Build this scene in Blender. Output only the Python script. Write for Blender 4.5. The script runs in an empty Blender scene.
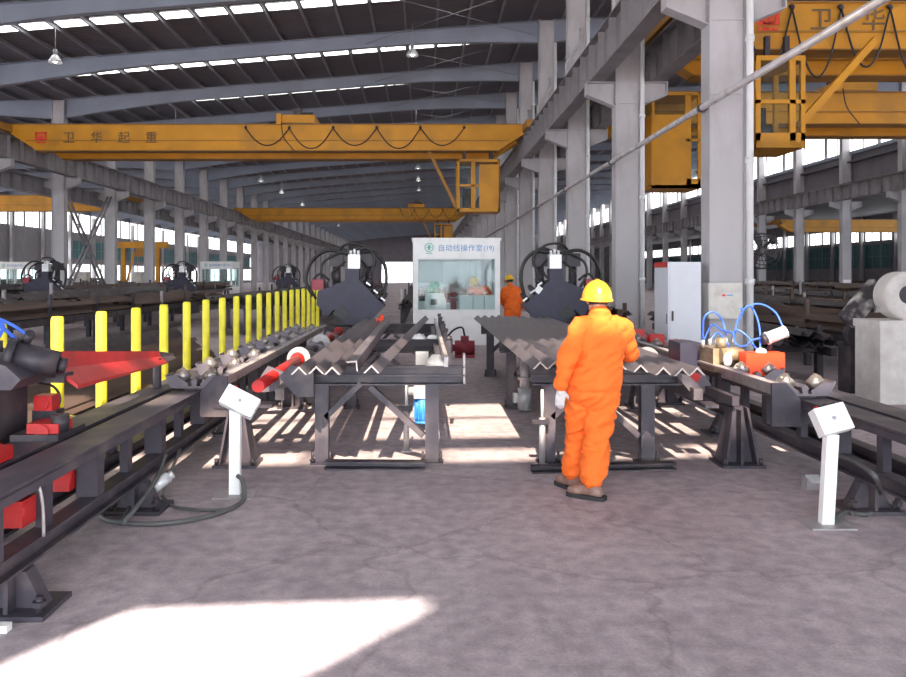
import bpy, bmesh, math, random
import numpy as np
from mathutils import Vector, Matrix, Quaternion, noise
rnd = random.Random(7)
sc = bpy.context.scene
C = bpy.context.collection
V = Vector
# ------------------------------------------------------------------ camera, sky, sun, exposure
F = 785.0; PX, PY = 423.0, 275.0; HC = 1.7
cam_d = bpy.data.cameras.new('camera'); cam = bpy.data.objects.new('camera', cam_d); C.objects.link(cam)
cam.location = (0, 0, HC); cam.rotation_euler = (math.pi/2, 0, 0)
cam_d.sensor_width = 36; cam_d.lens = 36*F/906
cam_d.shift_x = (453-PX)/906; cam_d.shift_y = -(338.5-PY)/906
cam_d.clip_start = .05; cam_d.clip_end = 600
sc.camera = cam
w = bpy.data.worlds.new('daylight'); sc.world = w; w.use_nodes = True
bg = w.node_tree.nodes['Background']
bg.inputs['Color'].default_value = (.86, .93, 1.0, 1); bg.inputs['Strength'].default_value = 3.3
sun_d = bpy.data.lights.new('sun', 'SUN'); sun = bpy.data.objects.new('sun', sun_d); C.objects.link(sun)
sun_d.energy = 17; sun_d.angle = .011; sun_d.color = (1, .94, .84)
SUN = V((.05, .707, -.707)).normalized()
sun.rotation_euler = SUN.to_track_quat('-Z', 'Y').to_euler(); sun.location = (0, -20, 25)
sc.view_settings.view_transform = 'Standard'; sc.view_settings.look = 'None'
sc.view_settings.gamma = 1; sc.view_settings.use_curve_mapping = False
sc.view_settings.exposure = 1.32
SKYLIGHT = 2.4; WINDOW = 1.15

def at(x, y, Y):                       # a pixel's direction at a known depth
    return V(((x-PX)*Y/F, Y, HC-(y-PY)*Y/F))

# ------------------------------------------------------------------ materials
MATS = {}
def pm(name, col, rough=.6, metal=0., var=.25, scale=6., bump=0., dirt=None, damt=.35, dscale=2.5, coat=0, stretch=None):
    m = bpy.data.materials.new(name); m.use_nodes = True
    nt = m.node_tree; N = nt.nodes; L = nt.links; b = N['Principled BSDF']
    tc = N.new('ShaderNodeTexCoord'); src = tc.outputs['Object']
    if stretch:
        mp = N.new('ShaderNodeMapping'); mp.inputs['Scale'].default_value = stretch
        L.new(src, mp.inputs['Vector']); src = mp.outputs['Vector']
    nz = N.new('ShaderNodeTexNoise'); nz.inputs['Scale'].default_value = scale; nz.inputs['Detail'].default_value = 6
    L.new(src, nz.inputs['Vector'])
    hs = N.new('ShaderNodeMixRGB'); hs.blend_type = 'MULTIPLY'; hs.inputs['Fac'].default_value = 1
    hs.inputs['Color1'].default_value = (*col, 1)
    rp = N.new('ShaderNodeMapRange'); rp.inputs['From Min'].default_value = .25; rp.inputs['From Max'].default_value = .75
    rp.inputs['To Min'].default_value = 1-var; rp.inputs['To Max'].default_value = 1+var*.6
    L.new(nz.outputs['Fac'], rp.inputs['Value']); L.new(rp.outputs['Result'], hs.inputs['Color2'])
    out = hs.outputs['Color']
    if dirt:
        n2 = N.new('ShaderNodeTexNoise'); n2.inputs['Scale'].default_value = dscale; n2.inputs['Detail'].default_value = 8
        L.new(src, n2.inputs['Vector'])
        r2 = N.new('ShaderNodeMapRange'); r2.inputs['From Min'].default_value = .5; r2.inputs['From Max'].default_value = .72
        r2.inputs['To Max'].default_value = damt*2
        L.new(n2.outputs['Fac'], r2.inputs['Value'])
        mx = N.new('ShaderNodeMixRGB'); mx.inputs['Color2'].default_value = (*dirt, 1)
        L.new(r2.outputs['Result'], mx.inputs['Fac']); L.new(out, mx.inputs['Color1']); out = mx.outputs['Color']
    L.new(out, b.inputs['Base Color'])
    b.inputs['Roughness'].default_value = rough; b.inputs['Metallic'].default_value = metal
    if coat: b.inputs['Coat Weight'].default_value = coat
    if bump:
        bp = N.new('ShaderNodeBump'); bp.inputs['Strength'].default_value = bump; bp.inputs['Distance'].default_value = .02
        L.new(nz.outputs['Fac'], bp.inputs['Height']); L.new(bp.outputs['Normal'], b.inputs['Normal'])
    MATS[name] = m
    return m
def em(name, col, strength):
    m = bpy.data.materials.new(name); m.use_nodes = True
    nt = m.node_tree; N = nt.nodes; L = nt.links; b = N['Principled BSDF']
    b.inputs['Base Color'].default_value = (*col, 1)
    nz = N.new('ShaderNodeTexNoise'); nz.inputs['Scale'].default_value = .7
    mr = N.new('ShaderNodeMapRange'); mr.inputs['To Min'].default_value = strength*.85; mr.inputs['To Max'].default_value = strength*1.15
    tc = N.new('ShaderNodeTexCoord'); L.new(tc.outputs['Object'], nz.inputs['Vector'])
    L.new(nz.outputs['Fac'], mr.inputs['Value']); L.new(mr.outputs['Result'], b.inputs['Emission Strength'])
    b.inputs['Emission Color'].default_value = (*col, 1)
    MATS[name] = m; return m
pm('column', (.47, .45, .465), .6, 0, .16, 1.2, 0, (.20, .17, .16), .32, 1.4, stretch=(1, 1, .35))
pm('rafter', (.28, .31, .38), .55, 0, .15, .8)
pm('purlin', (.27, .27, .30), .5, .1, .2, 2)
pm('girder', (.27, .25, .265), .6, 0, .22, 1.5, 0, (.12, .1, .1), .4, .8)
pm('rail', (.2, .16, .14), .5, .5, .3, 3)
pm('pipe_white', (.72, .72, .73), .5, 0, .1, 2)
pm('pipe_grey', (.45, .43, .44), .5, .2, .2, 4, 0, (.25, .18, .15), .3, 5)
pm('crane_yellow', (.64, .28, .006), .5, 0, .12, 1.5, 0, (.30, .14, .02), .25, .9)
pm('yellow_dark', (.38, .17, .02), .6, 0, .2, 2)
pm('post_yellow', (.95, .84, .04), .45, 0, .06, 5, 0, (.5, .38, .05), .18, 6)
pm('dark_steel', (.036, .03, .04), .5, .05, .3, 7, 0, (.16, .12, .11), .3, 3)
pm('frame_steel', (.058, .049, .066), .5, .05, .3, 7, 0, (.2, .16, .15), .3, 3)
pm('bar_steel', (.16, .14, .165), .45, .45, .25, 6, 0, (.22, .14, .11), .35, 2, stretch=(1, .15, 1))
pm('bar_end', (.30, .28, .29), .5, .3, .15, 30)
pm('rust_steel', (.11, .072, .06), .75, .1, .4, 5, 0, (.07, .05, .05), .4, 2, stretch=(1, .15, 1))
pm('pale_steel', (.42, .39, .40), .45, .3, .2, 10, 0, (.2, .16, .15), .3, 4)
pm('roller', (.30, .27, .26), .32, .7, .2, 20)
pm('red_paint', (.52, .018, .018), .4, 0, .2, 8, 0, (.25, .02, .02), .3, 6)
pm('orange_red', (.92, .055, .005), .45, 0, .12, 8)
pm('navy', (.03, .028, .055), .5, .1, .25, 6)
pm('teal_frame', (.20, .34, .36), .5, 0, .2, 4)
pm('black_rubber', (.014, .013, .016), .45, 0, .3, 10)
pm('blue_hose', (.05, .16, .75), .35, 0, .1, 10)
pm('white_paint', (.9, .9, .9), .5, 0, .05, 5, 0, (.6, .58, .55), .12, 4)
pm('cabinet_grey', (.62, .64, .70), .45, 0, .05, 3)
pm('cabinet_side', (.62, .64, .70), .45, 0, .05, 3)
pm('cream', (.62, .60, .56), .6, 0, .1, 6, .15, (.35, .3, .28), .25, 5)
pm('blower_white', (.66, .62, .59), .8, 0, .18, 8, .3, (.4, .34, .32), .3, 4)
pm('orange_cloth', (.96, .17, .018), .85, 0, .1, 9, .25)
pm('helmet', (.93, .50, .03), .35, 0, .06, 6)
pm('skin', (.50, .27, .18), .55, 0, .08, 12)
pm('glove', (.66, .62, .62), .9, 0, .15, 40, .3)
pm('glove_dark', (.06, .05, .06), .9, 0, .2, 40, .3)
pm('boot', (.26, .14, .11), .6, 0, .3, 18, .2, (.5, .42, .36), .3, 12)
pm('sole', (.03, .028, .03), .8, 0, .2, 20)
pm('hair', (.015, .012, .012), .7, 0, .3, 30)
pm('motor_blue', (.03, .22, .62), .45, 0, .15, 12, 0, (.3, .4, .5), .2, 10)
pm('motor_grey', (.42, .43, .45), .45, .3, .2, 12)
pm('aluminium', (.78, .79, .80), .4, .3, .08, 8)
pm('brass', (.33, .26, .17), .5, .4, .4, 16, 0, (.1, .08, .06), .4, 8)
pm('dark_red', (.30, .03, .05), .5, 0, .3, 8)
pm('sign_blue', (.20, .36, .62), .6, 0, .05, 5)
pm('sign_green', (.25, .62, .55), .6, 0, .05, 5)
pm('lettering_dark', (.16, .10, .04), .6, 0, .1, 5)
pm('emblem_red', (.80, .06, .03), .6, 0, .1, 5)
pm('teal', (.07, .20, .22), .4, 0, .3, 4)
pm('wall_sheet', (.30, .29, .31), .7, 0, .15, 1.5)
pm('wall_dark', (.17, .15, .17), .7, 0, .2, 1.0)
pm('hose_grey', (.1, .1, .1), .5, 0, .2, 10)
pm('green_plastic', (.05, .5, .3), .5, 0, .2, 10)
pm('screen', (.02, .02, .025), .2, 0, .1, 5)
pm('cloth_white', (.72, .66, .60), .9, 0, .15, 20, .4)
pm('wood', (.42, .22, .08), .7, 0, .25, 4, 0, None, stretch=(1, .1, 1))
pm('splashed', (.06, .05, .06), .7, 0, .3, 8, .3, (.62, .58, .56), .5, 5)
em('skylight', (1, .99, .97), SKYLIGHT)
em('window_glow', (.97, .99, 1), WINDOW)
em('lamp_glow', (1, 1, 1), 2.5)

def roof_material():
    m = pm('roof_sheet', (.15, .14, .17), .55, .2, .2, .6)
    nt = m.node_tree; N = nt.nodes; L = nt.links; b = N['Principled BSDF']
    tc = N.new('ShaderNodeTexCoord'); wv = N.new('ShaderNodeTexWave'); wv.bands_direction = 'Y'
    wv.inputs['Scale'].default_value = 1.6
    L.new(tc.outputs['Object'], wv.inputs['Vector'])
    bp = N.new('ShaderNodeBump'); bp.inputs['Strength'].default_value = .35; bp.inputs['Distance'].default_value = .05
    L.new(wv.outputs['Fac'], bp.inputs['Height']); L.new(bp.outputs['Normal'], b.inputs['Normal'])
roof_material()
def floor_material():
    m = bpy.data.materials.new('concrete_floor'); m.use_nodes = True; MATS['floor'] = m
    nt = m.node_tree; N = nt.nodes; L = nt.links; b = N['Principled BSDF']
    tc = N.new('ShaderNodeTexCoord')
    def noise(s, d, dist=0):
        n = N.new('ShaderNodeTexNoise'); n.inputs['Scale'].default_value = s; n.inputs['Detail'].default_value = d
        n.inputs['Distortion'].default_value = dist; L.new(tc.outputs['Object'], n.inputs['Vector']); return n.outputs['Fac']
    def ramp(f, stops):
        r = N.new('ShaderNodeValToRGB'); e = r.color_ramp.elements
        e[0].position, e[0].color = stops[0][0], (*stops[0][1], 1); e[1].position, e[1].color = stops[1][0], (*stops[1][1], 1)
        L.new(f, r.inputs['Fac']); return r.outputs['Color']
    def mix(a, c, t, f=1.0):
        x = N.new('ShaderNodeMixRGB'); x.blend_type = t; x.inputs['Fac'].default_value = f
        L.new(a, x.inputs['Color1']); L.new(c, x.inputs['Color2']); return x.outputs['Color']
    c = ramp(noise(.55, 8, .3), [(.3, (.38, .325, .35)), (.72, (.53, .455, .478))])
    c = mix(c, ramp(noise(9, 9), [(.3, (.72, .72, .72)), (.7, (1.12, 1.1, 1.1))]), 'MULTIPLY')
    c = mix(c, ramp(noise(60, 3), [(.3, (.85, .85, .85)), (.7, (1.1, 1.1, 1.1))]), 'MULTIPLY')
    c = mix(c, ramp(noise(1.3, 10, 1.2), [(.50, (1, 1, 1)), (.515, (.86, .84, .85))]), 'MULTIPLY', .6)
    # hairline cracks
    vo = N.new('ShaderNodeTexVoronoi'); vo.feature = 'DISTANCE_TO_EDGE'; vo.inputs['Scale'].default_value = .9
    nv = N.new('ShaderNodeTexNoise'); nv.inputs['Scale'].default_value = 2; nv.inputs['Detail'].default_value = 6
    L.new(tc.outputs['Object'], nv.inputs['Vector'])
    mm = N.new('ShaderNodeMixRGB'); mm.inputs['Fac'].default_value = .35
    L.new(tc.outputs['Object'], mm.inputs['Color1']); L.new(nv.outputs['Color'], mm.inputs['Color2'])
    L.new(mm.outputs['Color'], vo.inputs['Vector'])
    c = mix(c, ramp(vo.outputs['Distance'], [(.0, (.6, .57, .58)), (.012, (1, 1, 1))]), 'MULTIPLY', .55)
    L.new(c, b.inputs['Base Color']); b.inputs['Roughness'].default_value = .75
    bp = N.new('ShaderNodeBump'); bp.inputs['Strength'].default_value = .25; bp.inputs['Distance'].default_value = .01
    L.new(noise(30, 8), bp.inputs['Height']); L.new(bp.outputs['Normal'], b.inputs['Normal'])
floor_material()
def glass_material():
    m = bpy.data.materials.new('pane_glass'); m.use_nodes = True; MATS['glass'] = m
    nt = m.node_tree; N = nt.nodes; L = nt.links
    for n in list(N):
        if n.type == 'BSDF_PRINCIPLED': N.remove(n)
    tr = N.new('ShaderNodeBsdfTransparent'); tr.inputs['Color'].default_value = (.86, .92, .92, 1)
    gl = N.new('ShaderNodeBsdfGlossy'); gl.inputs['Roughness'].default_value = .03
    nz = N.new('ShaderNodeTexNoise'); nz.inputs['Scale'].default_value = 1.5
    df = N.new('ShaderNodeBsdfDiffuse'); df.inputs['Color'].default_value = (.6, .66, .66, 1)
    a = N.new('ShaderNodeMixShader'); a.inputs['Fac'].default_value = .025
    L.new(tr.outputs[0], a.inputs[1]); L.new(gl.outputs[0], a.inputs[2])
    mr = N.new('ShaderNodeMapRange'); mr.inputs['To Min'].default_value = .01; mr.inputs['To Max'].default_value = .03
    L.new(nz.outputs['Fac'], mr.inputs['Value'])
    c = N.new('ShaderNodeMixShader'); L.new(mr.outputs[0], c.inputs['Fac'])
    L.new(a.outputs[0], c.inputs[1]); L.new(df.outputs[0], c.inputs[2])
    L.new(c.outputs[0], N['Material Output'].inputs['Surface'])
glass_material()
def sun_filter():  # tint sets how bright the sun band on the floor gets
    m = bpy.data.materials.new('sun_filter'); m.use_nodes = True; MATS['sun_filter'] = m
    nt = m.node_tree; N = nt.nodes; L = nt.links; N.remove(N['Principled BSDF'])
    tr = N.new('ShaderNodeBsdfTransparent'); nz = N.new('ShaderNodeTexNoise'); nz.inputs['Scale'].default_value = .8
    cr = N.new('ShaderNodeValToRGB'); cr.color_ramp.elements[0].color = (.30, .265, .23, 1); cr.color_ramp.elements[1].color = (.42, .375, .325, 1)
    L.new(nz.outputs['Fac'], cr.inputs['Fac']); L.new(cr.outputs['Color'], tr.inputs['Color']); L.new(tr.outputs[0], N['Material Output'].inputs['Surface'])
sun_filter()

# ------------------------------------------------------------------ mesh helpers
def frame(p0, p1, up=(0, 0, 1)):
    d = (V(p1)-V(p0)); z = d.normalized(); u = V(up)
    if abs(z.dot(u)) > .98: u = V((0, 1, 0)) if abs(z.y) < .9 else V((1, 0, 0))
    x = z.cross(u).normalized(); y = x.cross(z)
    return x, y, z, d.length
class MB:
    def __init__(s): s.v = []; s.f = []; s.sm = []; s.mi = []; s.m = 0
    def add(s, vs, fs, smooth=False):
        o = len(s.v); s.v += [V(a) for a in vs]
        for f in fs: s.f.append([o+i for i in f]); s.sm.append(smooth); s.mi.append(s.m)
        return s
    def box(s, c, d, R=None):
        c = V(c); hx, hy, hz = d[0]/2, d[1]/2, d[2]/2
        vs = [V((x, y, z)) for x in (-hx, hx) for y in (-hy, hy) for z in (-hz, hz)]
        if R is not None: vs = [R @ a for a in vs]
        return s.add([c+a for a in vs], [(0, 1, 3, 2), (4, 6, 7, 5), (0, 4, 5, 1), (2, 3, 7, 6), (0, 2, 6, 4), (1, 5, 7, 3)])
    def b2(s, a, b):
        a, b = V(a), V(b); return s.box((a+b)/2, (abs(b.x-a.x), abs(b.y-a.y), abs(b.z-a.z)))
    def bar(s, p0, p1, wd, h, up=(0, 0, 1)):
        return s.ext([(-wd/2, -h/2), (wd/2, -h/2), (wd/2, h/2), (-wd/2, h/2)], p0, p1, up)
    def ext(s, prof, p0, p1, up=(0, 0, 1), smooth=False):
        x, y, z, l = frame(p0, p1, up); n = len(prof)
        vs = [V(p0)+x*a+y*b for a, b in prof]+[V(p1)+x*a+y*b for a, b in prof]
        fs = [(i, (i+1) % n, n+(i+1) % n, n+i) for i in range(n)]
        s.add(vs, fs, smooth)
        o = len(s.v)-2*n
        s.f += [[o+i for i in reversed(range(n))], [o+n+i for i in range(n)]]; s.sm += [False, False]; s.mi += [s.m, s.m]
        return s
    def cyl(s, p0, p1, r, r1=None, n=14, smooth=True):
        r1 = r if r1 is None else r1
        x, y, z, l = frame(p0, p1); vs = []
        for p, q in ((V(p0), r), (V(p1), r1)):
            vs += [p+(x*math.cos(2*math.pi*i/n)+y*math.sin(2*math.pi*i/n))*q for i in range(n)]
        o = len(s.v)
        s.add(vs, [(i, (i+1) % n, n+(i+1) % n, n+i) for i in range(n)], smooth)
        s.f += [[o+i for i in reversed(range(n))], [o+n+i for i in range(n)]]; s.sm += [False, False]; s.mi += [s.m, s.m]
        return s
    def tube(s, pts, r, n=8, sub=6, closed=False):
        P = [V(p) for p in pts]
        if sub > 1 and len(P) > 2:                      # Catmull-Rom
            Q = []
            for i in range(len(P)-1):
                a = P[i-1] if i > 0 else P[i]*2-P[i+1]; b, c = P[i], P[i+1]; d = P[i+2] if i+2 < len(P) else P[i+1]*2-P[i]
                for k in range(sub):
                    t = k/sub
                    Q.append(.5*((2*b)+(c-a)*t+(2*a-5*b+4*c-d)*t*t+(3*b-3*c+d-a)*t**3))
            Q.append(P[-1]); P = Q
        vs = []; nrm = None
        for i, p in enumerate(P):
            t = ((P[i+1] if i+1 < len(P) else p)-(P[i-1] if i else p)).normalized()
            if nrm is None: nrm = t.orthogonal().normalized()
            nrm = (nrm-t*nrm.dot(t)).normalized(); bn = t.cross(nrm)
            vs += [p+(nrm*math.cos(2*math.pi*k/n)+bn*math.sin(2*math.pi*k/n))*r for k in range(n)]
        fs = [(i*n+k, i*n+(k+1) % n, (i+1)*n+(k+1) % n, (i+1)*n+k) for i in range(len(P)-1) for k in range(n)]
        o = len(s.v); s.add(vs, fs, True); e = (len(P)-1)*n
        s.f += [[o+i for i in reversed(range(n))], [o+e+i for i in range(n)]]; s.sm += [False, False]; s.mi += [s.m, s.m]
        return s
    def sph(s, c, r, nu=14, nv=9, R=None, z0=-1., z1=1.):
        r = (r, r, r) if not hasattr(r, '__len__') else r; vs = []; c = V(c)
        t0, t1 = math.asin(z0), math.asin(z1)
        for j in range(nv+1):
            t = t0+(t1-t0)*j/nv
            for i in range(nu):
                a = 2*math.pi*i/nu; p = V((r[0]*math.cos(t)*math.cos(a), r[1]*math.cos(t)*math.sin(a), r[2]*math.sin(t)))
                vs.append(c+(R @ p if R is not None else p))
        return s.add(vs, [(j*nu+i, j*nu+(i+1) % nu, (j+1)*nu+(i+1) % nu, (j+1)*nu+i) for j in range(nv) for i in range(nu)], True)
    def torus(s, c, ax, R, r, n=24, k=8, a0=0, a1=2*math.pi):
        z = V(ax).normalized(); x = z.orthogonal().normalized(); y = z.cross(x)
        full = abs(a1-a0-2*math.pi) < 1e-4
        pts = [V(c)+(x*math.cos(a0+(a1-a0)*i/n)+y*math.sin(a0+(a1-a0)*i/n))*R for i in range(n+1)]
        return s.tube(pts, r, k, 1)
    def lathe(s, prof, c, ax=(0, 0, 1), n=18):
        z = V(ax).normalized(); x = z.orthogonal().normalized(); y = z.cross(x); vs = []
        for r, h in prof: vs += [V(c)+z*h+(x*math.cos(2*math.pi*i/n)+y*math.sin(2*math.pi*i/n))*r for i in range(n)]
        return s.add(vs, [(j*n+i, j*n+(i+1) % n, (j+1)*n+(i+1) % n, (j+1)*n+i) for j in range(len(prof)-1) for i in range(n)], True)
    def mesh(s, name, mats, off=None):
        me = bpy.data.meshes.new(name); off = off or V((0, 0, 0))
        me.from_pydata([tuple(a-off) for a in s.v], [], s.f)
        me.polygons.foreach_set('use_smooth', s.sm)
        if not isinstance(mats, (list, tuple)): mats = [mats]
        for m in mats: me.materials.append(MATS[m])
        if len(mats) > 1: me.polygons.foreach_set('material_index', s.mi)
        me.update()
        bm = bmesh.new(); bm.from_mesh(me); bmesh.ops.recalc_face_normals(bm, faces=bm.faces); bm.to_mesh(me); bm.free()
        return me
    def build(s, name, mats, parent=None, label=None, base=None):
        """One mesh object; with no parent its origin goes to `base`."""
        off = V((0, 0, 0)); p = parent
        while p is not None: off = off+p.location; p = p.parent
        if parent is None and base is not None: off = V(base)
        o = bpy.data.objects.new(name, s.mesh(name, mats, off)); C.objects.link(o)
        if parent is not None: o.parent = parent
        elif base is not None: o.location = base
        if label: o['label'] = label
        return o
def tag(o, label, cat, group=None):
    o['label'] = label; o['category'] = cat
    if group: o['group'] = group
    return o
def thing(name, label, cat, loc=(0, 0, 0), group=None):
    o = bpy.data.objects.new(name, None); C.objects.link(o); o.location = loc; o.empty_display_size = .2
    return tag(o, label, cat, group)
def struct(o): o['kind'] = 'structure'; return o
def kids(o): return [c for c in bpy.data.objects if c.parent == o]
def dup(o, loc=None, rz=None, label=None, parent=None, ch=None):
    c = o.copy(); C.objects.link(c); c.parent = parent
    if loc is not None: c.location = loc
    if rz is not None: c.rotation_euler = (0, 0, rz)
    if label: c['label'] = label
    for k in o.children: dup(k, parent=c)
    return c
def I_prof(h, wd, tw, tf):
    a, b = wd/2, h/2; t = tw/2
    return [(-a, -b), (a, -b), (a, -b+tf), (t, -b+tf), (t, b-tf), (a, b-tf), (a, b), (-a, b), (-a, b-tf), (-t, b-tf), (-t, -b+tf), (-a, -b+tf)]
def C_prof(h, wd, t, s=1):             # channel, opening to +x for s = 1
    return [(0, -h/2), (s*wd, -h/2), (s*wd, -h/2+t), (s*t, -h/2+t), (s*t, h/2-t), (s*wd, h/2-t), (s*wd, h/2), (0, h/2)]
def L_prof(a, t, flip=False):          # an angle lying as an inverted V, apex up
    k = a/math.sqrt(2); q = t*math.sqrt(2)
    return [(-k, 0), (0, k), (k, 0), (k-q, 0), (0, k-q), (-k+q, 0)]
TMP = bpy.data.scenes.new('scratch')
def evaluated(ob):
    TMP.collection.objects.link(ob)
    with bpy.context.temp_override(scene=TMP, view_layer=TMP.view_layers[0]): dg = bpy.context.evaluated_depsgraph_get(); dg.update()
    me = bpy.data.meshes.new_from_object(ob.evaluated_get(dg)); bpy.data.objects.remove(ob); return me
def text_mesh(name, body, size, loc, mat, parent, depth=.006, rot=(math.pi/2, 0, 0), align='LEFT'):
    cu = bpy.data.curves.new(name, 'FONT'); cu.body = body; cu.size = size; cu.extrude = depth/2; cu.align_x = align
    cu.offset = 0.006*size
    me = evaluated(bpy.data.objects.new(name, cu)); me.materials.clear(); me.materials.append(MATS[mat])
    M = Matrix.Translation(V(loc)-(parent.location if parent else V((0, 0, 0)))) @ (Matrix.Rotation(rot[2], 4, 'Z') @ Matrix.Rotation(rot[1], 4, 'Y') @ Matrix.Rotation(rot[0], 4, 'X'))
    me.transform(M)
    o = bpy.data.objects.new(name, me); C.objects.link(o); o.parent = parent
    return o
# ================================================================== THE BUILDING
YS = [.5+6*i for i in range(-2, 30)]               # frame lines
Y0, Y1 = -11.6, 176.
XA, XB, XC, XL, XR = -16.9, 4.78, 26.1, -38.3, 47.5
SL = .081
def zr(x):                                          # underside of the roof sheet
    if x < XA: return 10.0+(x-XA)*.02
    if x <= XB: return 10.0+(x-XA)*SL
    if x <= XC: return 10.0+(XB-XA)*SL+(x-XB)*.03
    return 8.6-(x-XC)*.03
fl = MB(); fl.b2((-45, -60, -.3), (48, 178, 0)); struct(fl.build('floor', 'floor'))
# ---- roof: one thing of the setting with its sheets, rafters, purlins, skylight panels
ceil = bpy.data.objects.new('ceiling', None); C.objects.link(ceil); struct(ceil)
H1 = (-4.25, -1.05)                                  # unseen roof opening behind the viewer, shaped to cast the floor's sun band
HP = ((-2.15, -8.05), (.0, -8.05), (1.0, -7.05), (-1.3, -7.05)) if False else None
def sheet(quads):
    m = MB()
    for q in quads:
        lo = [(x, y, zr(x)) for x, y in q]; hi = [(x, y, zr(x)+.08) for x, y in q]
        m.add(lo+hi, [(3, 2, 1, 0), (4, 5, 6, 7), (0, 1, 5, 4), (1, 2, 6, 5), (2, 3, 7, 6), (3, 0, 4, 7)])
    return m.build('roof_sheet', 'roof_sheet', ceil)
R4 = lambda xa, ya, xb, yb: [(xa, ya), (xb, ya), (xb, yb), (xa, yb)]
g1 = 4.12-11.36; g0 = g1-1.9                          # unseen slanting roof gap, added and shaped to cast the near sun patch
xl1, xl0, xr1, xr0 = -2.25, -3.5, -.70, -2.34
sheet([R4(XL, Y0, XA, Y1)]); sheet([R4(XC+.01, Y0, XR, Y1)])
sheet([R4(XA, Y0, XB, g0), [(XA, g0), (xl0, g0), (xl1, g1), (XA, g1)], [(xr0, g0), (XB, g0), (XB, g1), (xr1, g1)], R4(XA, g1, XB, H1[0]), R4(XA, H1[0], -12, H1[1]), R4(XA, H1[1], XB, Y1)])
sheet([R4(XB, Y0, XC, H1[0]), R4(5.0, H1[0], XC, H1[1]), R4(XB, H1[1], XC, Y1)])
m = MB()
for xa, xb in ((-12, XB), (XB, 5.0)): m.add([(xa, H1[0], zr(xa)+.03), (xb, H1[0], zr(xb)+.03), (xb, H1[1], zr(xb)+.03), (xa, H1[1], zr(xa)+.03)], [(0, 1, 2, 3)])
m.build('sun_band_pane', 'sun_filter', ceil)  # added unseen pane that dims the sun falling through the opening
for ya, yb in ((-3.72, -3.2), (-2.1, -2.0)):  # unseen bars added to throw the dark stripes across the sun band
    m = MB(); m.b2((-12, ya, 0), (5.0, yb, .03))
    for v in m.v: v.z += zr(v.x)+.04
    m.build('band_shade_bar', 'purlin', ceil)
def rafter_mesh(x0, x1, haunch=True):
    m = MB(); n = 14; top = []; bot = []
    for i in range(n+1):
        t = i/n; x = x0+(x1-x0)*t; z = zr(x)-.17
        d = .50+.34*max(0, 1-t/.28)**1.3+.34*max(0, 1-(1-t)/.24)**1.3
        top.append(V((x, 0, z))); bot.append(V((x, 0, z-d)))
    for line in (top, bot):
        for i in range(n):
            a, b = line[i], line[i+1]
            m.add([a+V((0, s, q)) for s in (-.13, .13) for q in (-.011, .011)]+[b+V((0, s, q)) for s in (-.13, .13) for q in (-.011, .011)],
                  [(0, 1, 3, 2), (4, 6, 7, 5), (0, 4, 5, 1), (2, 3, 7, 6), (0, 2, 6, 4), (1, 5, 7, 3)])
    for i in range(n):
        m.add([top[i]+V((0, .006, 0)), top[i+1]+V((0, .006, 0)), bot[i+1]+V((0, .006, 0)), bot[i]+V((0, .006, 0)),
               top[i]-V((0, .006, 0)), top[i+1]-V((0, .006, 0)), bot[i+1]-V((0, .006, 0)), bot[i]-V((0, .006, 0))], [(0, 1, 2, 3), (7, 6, 5, 4)])
    for x in (x0+.02, x1-.02):
        k = 0 if x < (x0+x1)/2 else n
        m.b2((x-.012, -.13, bot[k].z), (x+.012, .13, top[k].z))
    return m.mesh('rafter', 'rafter')
bays = [(XL, XA-.29), (XA+.29, XB-.29), (XB+.29, XC-.29)]
for xa, xb in bays:
    me = rafter_mesh(xa, xb)
    for y in YS:
        o = bpy.data.objects.new('rafter', me); C.objects.link(o); o.parent = ceil; o.location = (0, y, 0)
NP = 17
def purlin_xs(xa, xb): return [xa+.35+(xb-xa-.7)*i/NP for i in range(NP+1)]
for xa, xb in bays:
    me = None
    for x in purlin_xs(xa, xb):
        if me is None:
            m = MB(); m.ext([(-.035, 0), (.035, 0), (.035, .015), (-.02, .015), (-.02, .145), (.035, .145), (.035, .16), (-.035, .16)], (0, -6.9, 0), (0, Y1, 0)); me = m.mesh('purlin', 'purlin')
        o = bpy.data.objects.new('purlin', me); C.objects.link(o); o.parent = ceil; o.location = (x, 0, zr(x)-.16)
# flange braces between purlins and rafters of the main bay
m = MB()
xs = purlin_xs(*bays[1])
for y in YS[3:15]:
    for x in xs[1:-1:2]:
        m.bar((x+.06, y+.75, zr(x)-.15), (x+.06, y+.05, zr(x)-.6), .035, .035)
o = m.build('flange_brace', 'purlin', ceil); o['kind'] = 'stuff'
# skylight panels: a translucent strip just past every rafter
far = MB(); far_r = MB()
for bi, (xa, xb) in enumerate(bays):
    xs = purlin_xs(xa, xb); me = None
    for yi, y in enumerate(YS):
        for i in range(NP):
            x0, x1 = xs[i]+.09, xs[i+1]-.09; y0, y1 = y+2.25, y+2.87
            if me is None:
                m = MB(); dz = (zr(x1)-zr(x0))
                m.ext([(-(x1-x0)/2, -dz/2), ((x1-x0)/2, dz/2), ((x1-x0)/2, dz/2+.012), (-(x1-x0)/2, -dz/2+.012)], (0, -.31, 0), (0, .31, 0)); me = m.mesh('skylight_panel', 'skylight')
            if y < 3 and bi: continue
            z = (zr(x0)+zr(x1))/2-.02; near = (18 < y < 62 if bi == 1 else 24 < y < 62 if bi == 2 else False)
            if near:
                o = bpy.data.objects.new('skylight_panel', me); C.objects.link(o); o.parent = ceil; o.location = ((x0+x1)/2, (y0+y1)/2, z)
            else:
                zz0, zz1 = zr(x0)-.02, zr(x1)-.02
                far.add([(x0, y0, zz0), (x1, y0, zz1), (x1, y1, zz1), (x0, y1, zz0)], [(0, 1, 2, 3)])
o = far.build('skylight_strip', 'skylight', ceil); o['kind'] = 'stuff'
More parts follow.
